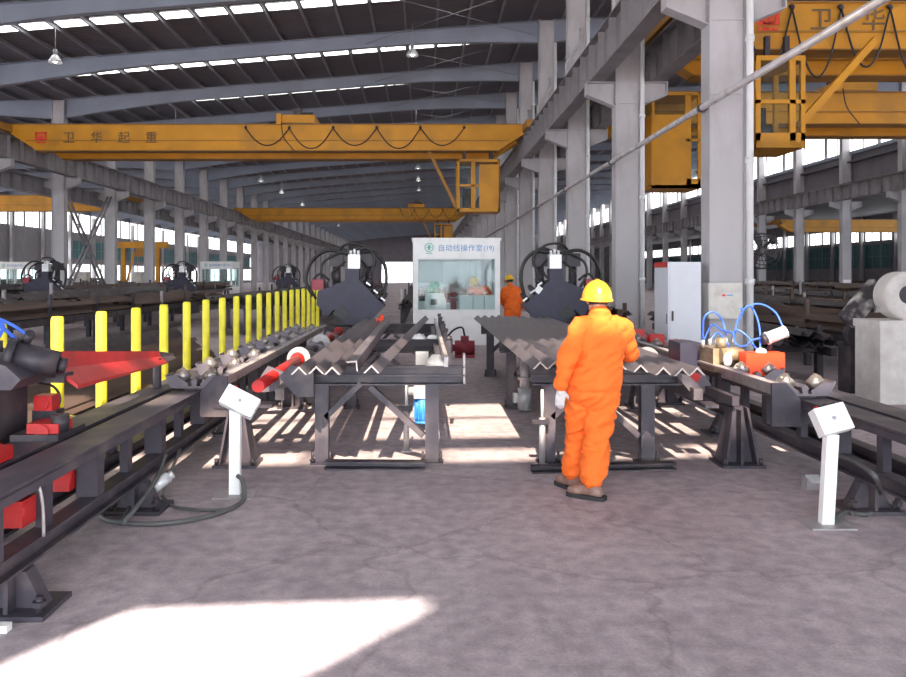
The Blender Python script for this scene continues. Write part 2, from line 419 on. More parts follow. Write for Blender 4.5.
# roof bracing rods near the tall columns
m = MB()
for y in YS[6:10]:
    m.cyl((XB-.4, y, zr(XB)-.75), (XB-7, y+6, zr(XB-7)-.5), .011, n=6); m.cyl((XB-7, y, zr(XB-7)-.5), (XB-.4, y+6, zr(XB)-.75), .011, n=6)
m.build('bracing_rod', 'purlin', ceil)
# ---- end and side walls
def wall(name, boxes, mat='wall_sheet'):
    m = MB()
    for a, b in boxes: m.b2(a, b)
    return struct(m.build(name, mat))
# front end behind the viewer: a wide open gateway
m = MB()
for poly in ([(XL, 0), (-16, 0), (-16, 7.6), (XL, 7.6)], [(16, 0), (XR, 0), (XR, 7.6), (16, 7.6)], [(XL, 7.6), (XR, 7.6), (XR, 7.9), (XL, 7.9)],
             [(XL, 7.9), (XA, 7.9), (XA, 10), (XL, 9.5)], [(XA, 7.9), (XB, 7.9), (XB, zr(XB)), (XA, 10)], [(XB, 7.9), (XC, 7.9), (XC, zr(XC)), (XB, zr(XB))], [(-5.2, 0), (-4.8, 0), (-4.8, 7.6), (-5.2, 7.6)], [(5.4, 0), (5.8, 0), (5.8, 7.6), (5.4, 7.6)]):
    m.ext(poly, (0, Y0-.15, 0), (0, Y0, 0))
struct(m.build('wall_front', 'wall_sheet'))
# far end with its bright gateway
gx0, gx1 = -9.2, -2.4
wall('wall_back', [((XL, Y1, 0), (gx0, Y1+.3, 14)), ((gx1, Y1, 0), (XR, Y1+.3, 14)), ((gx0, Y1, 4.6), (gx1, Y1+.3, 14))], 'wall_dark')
m = MB(); m.b2((gx0, Y1+.1, 2.9), (gx1+.3, Y1+.15, 4.6)); m.b2((-6.0, Y1+.1, .0), (gx1, Y1+.15, 2.6)); struct(m.build('door_1', 'window_glow'))
# left wall: sill, teal panes, ribbon of daylight, frames
wall('wall_left', [((XL-.2, Y0, 0), (XL, Y1, .6)), ((XL-.2, Y0, 2.9), (XL, Y1, 3.5)), ((XL-.2, Y0, 3.5), (XL, 83.5, 5.5)), ((XL-.2, Y0, 5.5), (XL, Y1, 6.4)), ((XL-.2, Y0, 8.5), (XL, Y1, 9.7))])
def wall_windows(x, sx, bands, y0, y1, first, yt=0):
    """bands: (z0, z1, material); windows of one wall between the frame lines"""
    k = first
    for zi, (z0, z1, mat) in enumerate(bands):
        y0 = max(y0, yt) if mat == 'teal' else y0
        win = bpy.data.objects.new('window_%d' % k, None); C.objects.link(win); struct(win); win.location = (x, 0, 0); k += 1
        me = None
        for y in YS:
            if y < y0 or y > y1: continue
            for j in range(2):
                if me is None:
                    q = MB(); q.b2((-.02, .15, z0), (.02, 2.85, z1)); me = q.mesh('pane', mat)
                o = bpy.data.objects.new('pane', me); C.objects.link(o); o.parent = win; o.location = (0, y+3*j, 0)
        q = MB()
        for y in YS:
            if y < y0 or y > y1: continue
            for j in range(2):
                q.b2((x+sx*.03-.05, y+3*j-.16, z0), (x+sx*.03+.05, y+3*j+.16, z1))
                for t in ((.7, 1.4, 2.1) if mat == 'teal' else (1.5,)): q.b2((x+sx*.03-.03, y+3*j+t+.1, z0), (x+sx*.03+.03, y+3*j+t+.18, z1))
        if mat == 'teal': q.b2((x+sx*.03-.04, y0, (z0+z1)/2-.05), (x+sx*.03+.04, y1, (z0+z1)/2+.05))
        q.build('window_frame', 'teal_frame' if mat == 'teal' else 'wall_sheet', win)
    return k
k = wall_windows(XL-.1, 1, [(6.4, 8.5, 'window_glow'), (.6, 2.9, 'window_glow'), (3.5, 5.5, 'teal')], 30, 170, 1, 83)
# right inner clerestory above the far crane runway and the outer right wall
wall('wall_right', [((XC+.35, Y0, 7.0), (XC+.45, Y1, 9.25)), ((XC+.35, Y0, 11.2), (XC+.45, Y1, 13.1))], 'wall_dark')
k = wall_windows(XC+.4, -1, [(9.25, 11.2, 'window_glow')], 18, 170, k)
m = MB(); m.b2((XC+.2, Y0, 11.2), (XC+.34, Y1, 11.35)); m.b2((XC+.2, Y0, 9.1), (XC+.34, Y1, 9.3)); struct(m.build('trim_2', 'rafter'))
wall('wall_right_outer', [((XR, Y0, 0), (XR+.2, Y1, 2.4)), ((XR, Y0, 4.9), (XR+.2, Y1, 5.3)), ((XR, Y0, 6.7), (XR+.2, Y1, 9))])
k = wall_windows(XR+.1, -1, [(5.3, 6.7, 'window_glow'), (2.4, 4.9, 'teal')], 50, 170, k)

# ---- columns: H sections with corbels
def column_mesh(x, ztop, corbels, z_c=6.22):
    root = bpy.data.objects.new('steel_column', None); C.objects.link(root)
    m = MB()
    # flanges face +-X, web in the frame's plane
    m.b2((-.285, -.19, 0), (-.262, .19, ztop)); m.b2((.262, -.19, 0), (.285, .19, ztop)); m.b2((-.27, -.012, 0), (.27, .012, ztop))
    m.b2((-.26, -.15, 0), (.26, -.135, ztop-.05))
    for z in (.25, 4.55, 5.72, 6.22, 7.4, 8.4):
        if z < ztop: m.b2((-.263, -.18, z-.012), (.263, .18, z+.012))
    m.build('shaft', 'column', root)
    m = MB(); m.b2((-.36, -.28, 0), (.36, .28, .04))
    for a in (-.3, .3):
        for b in (-.23, .23): m.cyl((a, b, .04), (a, b, .10), .02, n=6)
    m.build('base_plate', 'column', root)
    for s in corbels:
        m = MB(); m.ext([(s*.285, z_c-.55), (s*.95, z_c-.28), (s*.95, z_c), (s*.285, z_c)], (0, -.012, 0), (0, .012, 0))
        m.b2((s*.285, -.16, z_c-.02), (s*.95, .16, z_c)); m.ext([(s*.285, z_c-.57), (s*.95, z_c-.30), (s*.95, z_c-.28), (s*.285, z_c-.55)], (0, -.14, 0), (0, .14, 0))
        m.b2((s*.93, -.14, z_c-.28), (s*.95, .14, z_c)); m.build('corbel', 'column', root)
    root.location = (x, 0, 0)
    return root
cols = {}
for key, x, zt, cb, lab, grp in (
        ('A', XA, zr(XA)-.17, (-1, 1), 'grey steel column of the row beyond the yellow posts, carrying crane runways', 'columns beyond the yellow posts'),
        ('B', XB, zr(XB)-.17, (-1, 1), 'tall grey steel column with a white downpipe, in the row behind the white cabinet', 'columns behind the white cabinet'),
        ('C', XC, zr(XC)-.17, (-1, 1), 'distant grey steel column under the high bright clerestory strip', 'columns under the clerestory')):
    p = column_mesh(x, zt, cb); p['label'] = lab; p['category'] = 'column'; p['group'] = grp; cols[key] = p
    first = True
    for y in YS[2:]:
        if key in 'AC' and y < 30: continue
        if first: p.location = (x, y, 0); first = False
        else: dup(p, (x, y, 0))
# outer wall columns (far left and far right)
for x, lab, grp, y0 in ((XL+.35, 'slim grey wall column between the far tall windows past the yellow posts', 'far wall columns beyond the yellow posts', 54), (XR-.35, 'slim grey wall column in front of the teal windows beyond the clerestory', 'far wall columns by the teal windows', 66)):
    m = MB(); m.ext(I_prof(.4, .3, .014, .018), (0, 0, 0), (0, 0, 8.2)); me = m.mesh('wall_column', 'column')
    for y in YS:
        if y0 <= y <= 140:
            o = bpy.data.objects.new('wall_column', me); C.objects.link(o); o.location = (x, y, 0); tag(o, lab, 'column', grp)
# downpipes on row B
m = MB(); m.cyl((0, 0, 0), (0, 0, 10.6), .055, n=12)
for z in (1.5, 3.4, 5.3, 7.5, 9.5): m.cyl((0, 0, z), (0, 0, z+.09), .068, n=12)
me = m.mesh('downpipe', 'pipe_white')
for y in YS[3:13]:
    o = bpy.data.objects.new('downpipe', me); C.objects.link(o); o.location = (XB+.32, y-.25, .05)
    tag(o, 'white rainwater downpipe clamped to a tall grey column', 'pipe', 'downpipes on the tall columns')
# zigzag vent pipes high on row B
m = MB(); m.tube([(0, 0, 7.2), (0, 0, 8.2), (.45, 0, 8.9), (.45, 0, 9.3)], .05, 8, 1); me = m.mesh('bent_pipe', 'pipe_grey')
for y in YS[4:10]:
    o = bpy.data.objects.new('bent_pipe', me); C.objects.link(o); o.location = (XB-.36, y-.3, 0)
    tag(o, 'bent grey pipe rising beside a tall column above the crane runway', 'pipe', 'bent pipes above the runway')
# long pipe along row B
m = MB(); m.cyl((0, 3, 4.36), (0, 120, 4.36), .05, n=12)
o = m.build('air_pipe', 'pipe_grey'); o.location = (XB-.345, 0, 0); tag(o, 'long grey air pipe running along the tall columns at mid height', 'pipe')
m = MB(); m.cyl((0, -.05, 4.36), (0, .05, 4.36), .065, n=12); me = m.mesh('pipe_clamp', 'frame_steel')
for y in YS[3:15]:
    c = bpy.data.objects.new('pipe_clamp', me); C.objects.link(c); c.parent = o; c.location = (0, y, 0)
# ---- crane runways
def runway(x, lab, z0=6.22, h=.92, y0=-5, y1=175, side=1):
    r = thing('crane_runway', lab, 'crane runway', (x, 0, 0))
    m = MB(); m.ext(I_prof(h, .34, .014, .022), (x, y0, z0+h/2), (x, y1, z0+h/2)); m.build('girder', 'girder', r)
    m = MB(); m.b2((x-.03, y0, z0+h), (x+.03, y1, z0+h+.09)); m.build('rail', 'rail', r)
    q = MB()
    y = y0+.5; me = None
    while y < y1:
        if y < 75:
            if me is None: g = MB(); g.b2((-.155, -.007, z0+.02), (.155, .007, z0+h-.02)); me = g.mesh('stiffener', 'girder')
            o = bpy.data.objects.new('stiffener', me); C.objects.link(o); o.parent = r; o.location = (0, y, 0)
        else: q.b2((x-.155, y-.007, z0+.02), (x+.155, y+.007, z0+h-.02))
        y += 1.0
    o = q.build('stiffener_far', 'girder', r); o['kind'] = 'stuff'
    return r
runway(XB-.72, 'crane runway girder on the near side of the tall columns with downpipes')
runway(XB+.72, 'crane runway girder on the far side of the tall columns with downpipes')
runway(XA+.72, 'crane runway girder on the near side of the columns beyond the yellow posts', y0=20)
runway(XA-.72, 'crane runway girder on the far side of the columns beyond the yellow posts', z0=5.4, h=.7, y0=20)
runway(XC-.72, 'distant crane runway girder below the high clerestory strip', y0=20)
# X bracing between two columns of row A
for k, (ya, yb) in enumerate(((36.7, 42.3),)):
    r = thing('cross_brace', 'pair of crossed steel braces between two columns beyond the yellow posts', 'brace', (XA, ya, 0))
    for (p, q) in (((XA, ya, .4), (XA, yb, 5.9)), ((XA, yb, .4), (XA, ya, 5.9))):
        m = MB(); m.bar(V(p)+V((-.1, 0, 0)), V(q)+V((-.1, 0, 0)), .08, .1); m.bar(V(p)+V((.1, 0, 0)), V(q)+V((.1, 0, 0)), .08, .1)
        for i in range(8):
            t = (i+.5)/8; c = V(p).lerp(V(q), t); m.b2(c-V((.1, .03, .03)), c+V((.1, .03, .03)))
        m.build('brace_bar', 'girder', r)
# ---- high-bay lamps
lp = thing('high_bay_lamp', 'white bell-shaped lamp hanging from the roof in the bay over the work tables', 'lamp', (0, 0, 0), 'lamps over the work tables')
m = MB(); m.cyl((0, 0, .52), (0, 0, -.25), .012, n=6); m.cyl((0, 0, -.25), (0, 0, -.42), .07, n=10); m.build('gear_box', 'motor_grey', lp)
m = MB(); m.lathe([(.06, -.42), (.11, -.46), (.2, -.60), (.235, -.70), (.225, -.70), (.10, -.48)], (0, 0, 0)); m.build('reflector', 'aluminium', lp)
m = MB(); m.sph((0, 0, -.60), (.09, .09, .11), 10, 6); m.build('bulb', 'lamp_glow', lp)
first = True
for x, ys in ((-12.6, (26.9, 40, 61, 70, 82, 93, 105, 117)), (-.4, (29.6, 45, 61, 69, 77, 96, 108, 120))):
    for y in ys:
        p = (x, y, zr(x)-.68)
        if first: lp.location = p; first = False
        else: dup(lp, p)
# ================================================================== OVERHEAD CRANES
def emblem(parent, x, y, z, h, mat='emblem_red'):
    """red maker's mark: an open-bottomed frame around an inner fork, a short line of script below"""
    m = MB(); t = h*.17; wd = h*1.0
    m.b2((x, y, z+h-t), (x+wd, y-.008, z+h)); m.b2((x, y, z+h*.25), (x+t, y-.008, z+h)); m.b2((x+wd-t, y, z+h*.25), (x+wd, y-.008, z+h))
    m.b2((x+t*1.5, y, z+h*.28), (x+t*2.3, y-.008, z+h*.68)); m.b2((x+wd/2-t*.4, y, z+h*.28), (x+wd/2+t*.4, y-.008, z+h*.68)); m.b2((x+wd-t*2.3, y, z+h*.28), (x+wd-t*1.5, y-.008, z+h*.68))
    m.b2((x+t, y, z+h*.25), (x+wd-t, y-.008, z+h*.38))
    for i in range(4): m.b2((x+wd*(.06+.23*i), y, z), (x+wd*(.06+.23*i)+wd*.17, y-.008, z+h*.14))
    return m.build('emblem', mat, parent)
def crane(x0, x1, y, z0, z1, lab, letters=None, cab=None, loops=True, trolley=None, detail=True):
    r = thing('overhead_crane', lab, 'crane', (x0, y, z0)); h = z1-z0; wd = .55
    for k, dy in enumerate((0, 2.2)) if detail else ((0, 0),):
        m = MB()
        prof = [(x0, z1), (x0, z1-.28*h), (x0+1.1, z0), (x1-1.1, z0), (x1, z1-.28*h), (x1, z1)]
        m.ext(prof, (0, y+dy, 0), (0, y+dy+wd, 0)); m.build('girder', 'crane_yellow', r)
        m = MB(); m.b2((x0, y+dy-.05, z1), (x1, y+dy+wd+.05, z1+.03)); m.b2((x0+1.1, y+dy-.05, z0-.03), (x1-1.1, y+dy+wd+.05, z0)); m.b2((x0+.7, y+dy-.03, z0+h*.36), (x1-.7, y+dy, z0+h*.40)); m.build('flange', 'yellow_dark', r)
    for x in (x0, x1):                                   # end carriages with wheels on the rails
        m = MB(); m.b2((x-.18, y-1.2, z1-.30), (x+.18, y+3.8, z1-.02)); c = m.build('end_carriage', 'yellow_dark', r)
        for yy in (y-.8, y+3.4): m = MB(); m.cyl((x-.09, yy, z1-.31), (x+.09, yy, z1-.31), .07, n=12); m.build('wheel', 'dark_steel', c)
    m = MB()                                             # walkway rail
    m.b2((x0+.3, y+.03, z1+.03), (x1-.3, y+.06, z1+.06))
    m.build('trolley_rail', 'rail', r)
    if letters:
        lx, lz, sz, st = letters
        emblem(r, lx, y-.035, lz, sz*1.05)
        for i, ch in enumerate('卫华起重'):
            text_mesh('lettering', ch, sz*1.15, (lx+st*(i+1), y-.032, lz+sz*.12), 'lettering_dark', r, .006)
    if trolley:
        t = MB(); tx = trolley
        t.b2((tx-.65, y+.1, z1+.1), (tx+.65, y+2.4, z1+.42)); t.b2((tx-.8, y-.12, z1+.02), (tx-.62, y+.1, z1+.42)); tr = t.build('trolley', 'crane_yellow', r)
        t = MB(); t.cyl((tx-.35, y+1.2, z1+.55), (tx+.45, y+1.2, z1+.55), .2); t.b2((tx-.25, y+.5, z1+.42), (tx+.05, y+.8, z1+.75)); t.build('hoist_drum', 'dark_steel', tr)
        t = MB(); t.tube([(tx-.6, y-.15, z1+.1), (tx-.5, y-.2, z1-.5), (tx-.1, y-.2, z1-h-.05)], .018, 6); t.build('hanging_cable', 'black_rubber', tr)
    if loops:
        a, b, n, droop = loops
        pts = [a+(b-a)*i/n for i in range(n+1)]
        for i in range(n+1):
            q = MB(); q.sph((pts[i], y-.1, z1-.12), .06, 8, 5); q.b2((pts[i]-.03, y-.1, z1-.1), (pts[i]+.03, y, z1-.05)); q.build('cable_carrier', 'dark_steel', r)
        for i in range(n):
            p, q2 = pts[i], pts[i+1]; dr = droop*h*(1 if i % 2 else .85)
            q = MB(); q.tube([(p, y-.1, z1-.15), (p*.75+q2*.25, y-.12, z1-.15-dr*.75), (p*.5+q2*.5, y-.12, z1-.15-dr), (p*.25+q2*.75, y-.12, z1-.15-dr*.75), (q2, y-.1, z1-.15)], .022, 6); q.build('festoon_cable', 'black_rubber', r)
    if cab:
        cx0, cx1, cz0, cz1, cy, solid = cab; cd = 1.3; t = .09
        c = MB(); c.b2((cx0, cy, cz0), (cx1, cy+cd, cz0+.14)); c.b2((cx0, cy, cz1-.1), (cx1, cy+cd, cz1))
        for xx in (cx0, cx1-t):
            for yy in (cy, cy+cd-t): c.b2((xx, yy, cz0), (xx+t, yy+t, cz1))
        mid = (cz0+cz1)/2
        sx = cx0+(cx1-cx0)*(.52 if solid else 1)
        if solid:
            c.b2((sx, cy+.01, cz0+.1), (cx1-.02, cy+.05, cz1-.2)); c.b2((cx1-.05, cy, cz0+.1), (cx1-.01, cy+cd, cz1-.2))
            c.b2((sx-.22, cy, cz0+.1), (sx-.12, cy+.09, cz1-.1)) if False else c.b2((cx0+.32*(cx1-cx0), cy, cz0+.1), (cx0+.42*(cx1-cx0), cy+.09, cz1-.05))
        else:
            c.b2((cx0+.68*(cx1-cx0), cy, cz0+.1), (cx0+.80*(cx1-cx0), cy+.09, cz1-.05))
            c.b2((cx0, cy, cz0), (cx1, cy+.05, cz0+.3))
        c.b2((cx0, cy, mid-.04), (sx, cy+.07, mid+.04)); cb = c.build('driver_cab', 'crane_yellow', r)
        c = MB(); c.b2((cx0+t, cy+.03, cz0+.15), (sx-.02, cy+.04, cz1-.1)); c.b2((cx0+.03, cy+t, cz0+.6), (cx0+.04, cy+cd-t, cz1-.1)); c.build('cab_glass', 'glass', cb)
        c = MB(); c.b2((cx0+.25, cy+.6, cz0+.14), (cx0+.6, cy+1.0, cz0+.55)); c.b2((cx0+.25, cy+.92, cz0+.5), (cx0+.6, cy+1.0, cz0+1.0)); c.build('driver_seat', 'dark_steel', cb)
        for xx in (cx0+.3, cx1-.3):
            for yy in (cy+.15, cy+1.05):
                if cz1 < z0: c = MB(); c.b2((xx-.05, yy, cz1), (xx+.05, yy+.1, z0+.02)); c.build('cab_hanger', 'dark_steel', cb)
        if solid:
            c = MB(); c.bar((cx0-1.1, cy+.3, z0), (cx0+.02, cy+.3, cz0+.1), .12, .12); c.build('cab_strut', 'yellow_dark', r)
        else:
            c = MB(); c.bar((cx1+1.6, cy+.3, z0), (cx1, cy+.3, cz0+.5), .14, .14); c.build('cab_strut', 'crane_yellow', r)
    return r
ZR = 7.23
crane(XA+.72, XB-.72, 30.6, 6.57, 7.55, 'yellow overhead crane with driver cab above the white control booth, dark characters along its side',
      (-15.1, 6.83, .42, 1.07), (1.33, 3.0, 4.16, 6.2, 30.5, True), (-6.9, 1.6, 5, .8), -4.9)
crane(XA+.72, XB-.72, 69, 6.57, 7.55, 'farther yellow overhead crane seen below the first one, plain sided', None, (1.0, 2.6, 4.3, 6.2, 69, True), (-2, 3, 4, .8), -.5)
crane(XB+.72, XC-.72, 16.9, 6.57, 7.55, 'close yellow overhead crane beyond the tall columns with large dark characters', (7.18, 6.95, .46, 1.12),
      (6.75, 7.75, 4.28, 6.15, 15.9, False), (6.85, 17.35, 10, 1.5), None)
crane(XB+.72, XC-.72, 25.2, 6.57, 7.55, 'second yellow overhead crane beyond the tall columns, its boxy cab behind the first column', None,
      (7.0, 8.5, 4.35, 7.3, 24.0, False), None, 14)
crane(-37.5, XA-.72, 47, 5.55, 6.45, 'orange-yellow crane bridge in front of the far windows past the yellow posts', None, None, None, None, False)
crane(XC+.9, XR-.8, 60, 5.0, 5.9, 'distant orange crane bridge under the runway below the clerestory', None, None, None, None, False)
# cab panels for the boxy cab of the second right crane are solid sheets
o = MB(); o.b2((7.0, 23.98, 4.45), (8.05, 24.02, 6.6)); o.b2((6.98, 24.0, 4.45), (7.02, 25.3, 6.6))
cab_parent = [c for c in bpy.data.objects if c.name.startswith('driver_cab')][-1]
o.build('cab_panel', 'crane_yellow', cab_parent)
# ================================================================== ROLLER CONVEYORS AND TRANSFER TABLES
def prism(poly, y0, y1): m = MB(); m.ext(poly, (0, y0, 0), (0, y1, 0)); return m
def v_roller_meshes():
    b = MB()                                              # bent bracket plate with two cheeks per roller
    b.ext([(-.20, -.02), (.20, -.02), (.26, .10), (.245, .108), (.19, 0), (-.19, 0), (-.245, .108), (-.26, .10)], (0, -.09, 0), (0, .09, 0))
    b.ext([(-.02, 0), (.02, 0), (.03, .05), (0, .075), (-.03, .05)], (0, -.09, 0), (0, .09, 0))
    for s in (-1, 1):
        for y in (-.085, .075): b.ext([(s*.06, -.01), (s*.22, -.01), (s*.24, .09), (s*.16, .10), (s*.05, .02)], (0, y, 0), (0, y+.01, 0))
    r = MB(); ax = V((1, 0, 1)).normalized(); c = V((.125, 0, .085))
    r.cyl(c-ax*.055, c+ax*.055, .058, n=14); r.cyl(c-ax*.068, c+ax*.068, .018, n=8)
    l = MB(); ax = V((-1, 0, 1)).normalized(); c = V((-.125, 0, .085))
    l.cyl(c-ax*.055, c+ax*.055, .058, n=14); l.cyl(c-ax*.068, c+ax*.068, .018, n=8)
    return b.mesh('roller_bracket', 'bar_steel'), r.mesh('roller', 'roller'), l.mesh('roller', 'roller')
VR = v_roller_meshes()
def link(name, me, parent, loc=(0, 0, 0), rot=None):
    o = bpy.data.objects.new(name, me); C.objects.link(o); o.parent = parent; o.location = loc
    if rot: o.rotation_euler = rot
    return o
def conveyor(mx, lab, near, far, split):
    """mx maps the left line's x to this line's x; the line runs along y"""
    X = lambda x: mx(x)
    r = thing('roller_conveyor', lab, 'conveyor', (X(-2.4), near, 0)); ox = X(-2.4)
    for xc, nm in ((-2.125, 'top_rail'), (-2.44, 'top_rail')):
        m = MB(); m.b2((X(xc)-.125, near, .635), (X(xc)+.125, far, .66)); m.b2((X(xc)-.125, near, .585), (X(xc)-.105, far, .64)); m.b2((X(xc)+.105, near, .585), (X(xc)+.125, far, .64)); m.build(nm, 'frame_steel', r)
    for xc in (-2.08, -2.44):
        s = 1 if X(xc) > X(xc-.5) else -1
        m = MB(); m.b2((X(xc)-.06, near, .205), (X(xc)+.06, far, .220)); m.b2((X(xc)-.06, near, .30), (X(xc)+.06, far, .315)); m.b2((X(xc)-.012, near, .22), (X(xc)+.012, far, .305)); m.build('lower_rail', 'frame_steel', r)
    pw = MB(); pw.b2((-.065, -.05, .31), (.07, .05, .59)); pw = pw.mesh('post', 'frame_steel')
    pn = MB(); pn.b2((-.03, -.04, .31), (.03, .04, .59)); pn = pn.mesh('post', 'frame_steel')
    y = near+.35; i = 0
    while y < far-.2:
        link('post', pw if i % 2 == 0 else pn, r, (X(-2.1)-ox, y-near, 0))
        if i % 4 == 0: link('post', pn, r, (X(-2.44)-ox, y-near, 0))
        if i % 2 == 0:
            m = MB(); m.b2((X(-2.4), y-.04, .5), (X(-2.2), y+.04, .58)); m.build('cross_tie', 'dark_steel', r)
        y += .6; i += 1
    y = near+.5
    k = 0
    for y in [v for v in (4.0, 5.7, 8.4, 10.4, 12.4) if near < v < far]:
        for xc in (-2.06, -2.44)[:1]:
            m = MB(); m.b2((X(xc)-.2, y-.16, 0), (X(xc)+.2, y+.16, .025)); m.ext([(X(xc)-.15, .025), (X(xc)+.15, .025), (X(xc)+.06, .205), (X(xc)-.06, .205)], (0, y-.05, 0), (0, y+.05, 0)); m.b2((X(xc)-.012, y-.13, .02), (X(xc)+.012, y+.13, .205))
            f = m.build('foot', 'frame_steel', r)
            for a in (-.16, .16):
                m = MB(); m.cyl((X(xc)+a, y-.11, .025), (X(xc)+a, y-.11, .11), .018, n=8); m.cyl((X(xc)+a, y-.11, .06), (X(xc)+a, y-.11, .085), .035, n=6, smooth=False); m.build('anchor_bolt', 'dark_steel', f)
    # raised side guide and V rollers past the split
    s = 1 if X(-1.7) > X(-2) else -1
    m = MB(); m.b2((X(-1.83), split, .68), (X(-1.81), far, .80)); m.b2((X(-1.83), split, .78), (X(-1.74), far, .80)); m.build('guide_rail', 'pale_steel', r)
    m = MB(); m.ext([(X(-1.98), .44), (X(-1.74), .44), (X(-1.74), .80), (X(-1.86), .80), (X(-1.98), .66)], (0, split-.03, 0), (0, split, 0)); m.build('end_plate', 'frame_steel', r)
    y = split+.15
    while y < far-.2:
        for nm, me in zip(('roller_bracket', 'roller', 'roller'), VR):
            link(nm, me, r, (X(-2.06)-ox, y-near, .70))
        m = MB(); m.b2((X(-2.06)-.1, y-.06, .66), (X(-2.06)+.1, y+.06, .69)); m.build('roller_seat', 'dark_steel', r)
        y += .92
    return r
LM = lambda x: x
RM = lambda x: 1.16-x
conv_l = conveyor(LM, 'long low dark steel roller conveyor beside the yellow posts', 3.4, 14.2, 7.0)
conv_r = conveyor(RM, 'long low dark steel roller conveyor in front of the white cabinet', 4.6, 14.2, 6.55)

# drive line between conveyor and table: trapezoid pedestals, red shaft, transfer arms
def drive_line(mx, lab, y0, y1, ys=None):
    X = mx; r = thing('drive_shaft_line', lab, 'machine', (X(-1.5), y0, 0))
    for y in (7.05, 10.1, 13.1):
        m = MB(); c = X(-1.66)
        m.b2((c-.19, y-.17, 0), (c+.19, y+.17, .025))
        m.ext([(c-.15, .025), (c+.15, .025), (c+.07, .52), (c-.07, .52)], (0, y-.012, 0), (0, y+.012, 0))
        for s in (-1, 1): m.add([(c+s*.15, y-.13, .025), (c+s*.15, y+.13, .025), (c+s*.07, y+.09, .52), (c+s*.07, y-.09, .52), (c+s*.13, y-.13, .025), (c+s*.13, y+.13, .025), (c+s*.05, y+.09, .52), (c+s*.05, y-.09, .52)],
                               [(0, 1, 2, 3), (7, 6, 5, 4), (0, 3, 7, 4), (1, 5, 6, 2), (3, 2, 6, 7), (0, 4, 5, 1)])
        m.b2((c-.012, y-.12, .025), (c+.012, y+.12, .5)); m.b2((c-.2, y-.1, .52), (c+.32*(1 if X(0) > X(-1) else -1), y+.1, .55))
        p = m.build('pedestal', 'frame_steel', r)
        for a in (-.16, .16):
            q = MB(); q.cyl((c+a, y-.13, .025), (c+a, y-.13, .08), .02, n=8); q.build('anchor_bolt', 'dark_steel', p)
    m = MB(); m.b2((X(-1.62), y0, .55), (X(-1.56), y1, .63)); m.b2((X(-1.30), y0, .60), (X(-1.22), y1, .70)); m.build('carrier_beam', 'frame_steel', r)
    z = .73; x = X(-1.44)
    for a, b in ((ys or y0-.05, 9.0), (11.2, y1)):
        m = MB(); m.cyl((x, a, z), (x, b, z), .055, n=16); m.sph((x, b, z), .085, 14, 8); m.build('red_shaft', 'red_paint', r)
    for y in (9.12, 11.1):
        m = MB(); m.cyl((x, y-.04, z), (x, y+.02, z), .135, n=20); m.cyl((x, y+.02, z), (x, y+.06, z), .11, n=20); m.build('coupling_disc', 'pale_steel', r)
    m = MB(); m.cyl((x, 9.15, z), (x, 11.1, z), .04, n=12); m.cyl((x, 9.7, z), (x, 10.0, z), .07, n=12); m.build('link_shaft', 'frame_steel', r)
    for y in (7.6, 9.6, 10.5, 12.3):
        m = MB(); m.ext([(X(-1.62), .56), (X(-1.62), .64), (X(-1.5), .82), (X(-1.25), .72), (X(-1.25), .6)], (0, y-.03, 0), (0, y+.03, 0)); m.build('transfer_arm', 'bar_steel', r)
    return r
dl_l = drive_line(LM, 'red shaft drive line on tapered pedestals between the yellow-post conveyor and the bare table', 6.9, 13.4)
dl_r = drive_line(RM, 'red shaft drive line on tapered pedestals between the loaded table and the cabinet-side conveyor', 6.9, 13.4, 7.5)

def table(x0, x1, ys, lab, zt=.88, rail_x=None, brace=True):
    r = thing('transfer_table', lab, 'table', ((x0+x1)/2, ys[0], 0))
    for i, y in enumerate(ys):
        m = MB(); m.b2((x0, y-.06, zt-.012), (x1, y+.06, zt)); m.b2((x0, y-.06, zt-.17), (x1, y+.06, zt-.158)); m.b2((x0, y+.045, zt-.16), (x1, y+.06, zt-.01)); m.b2((x0, y-.06, zt-.09), (x1, y-.05, zt-.075))
        m.build('cross_beam', 'frame_steel', r)
        for xl in (x0+.15, x1-.30):
            m = MB(); m.ext(I_prof(.11, .12, .012, .014), (xl, y, .02), (xl, y, zt-.17), (0, 1, 0)); m.b2((xl-.055, y-.055, .02), (xl-.043, y+.055, zt-.17)) if False else None
            lg = m.build('leg', 'frame_steel', r)
            m = MB(); m.b2((xl-.1, y-.09, 0), (xl+.1, y+.09, .02)); m.build('base_plate', 'frame_steel', lg)
            for a in (-.08, .08):
                m = MB(); m.cyl((xl+a, y-.07, .02), (xl+a, y-.07, .12), .012, n=6); m.cyl((xl+a, y-.07, .03), (xl+a, y-.07, .05), .024, n=6); m.build('anchor_bolt', 'dark_steel', lg)
        if brace:
            for (a, b) in ((x0+.2, x0+.52), (x1-.36, x1-.84)):
                m = MB(); zb = .40 if a < b else .27
                m.ext(C_prof(.11, .05, .01), (a, y, zb), (b, y, zt-.17), (0, 1, 0)); m.build('brace', 'frame_steel', r)
    for xr in ((x0+.2, x1-.25) if rail_x is None else rail_x):
        m = MB(); m.ext(C_prof(.14, .06, .01), (xr, ys[0]+.05, zt-.1), (xr, ys[-1]-.05, zt-.1)); m.build('long_rail', 'frame_steel', r)
    return r
TYS = [7.1, 10.05, 13.2]
tb_l = table(-1.06, .38, TYS, 'bare dark steel transfer table with diagonal braces facing the booth, steel angles along one edge')
tb_r = table(.98, 2.32, TYS, 'dark steel transfer table fully covered with steel angles, the worker standing at its end')
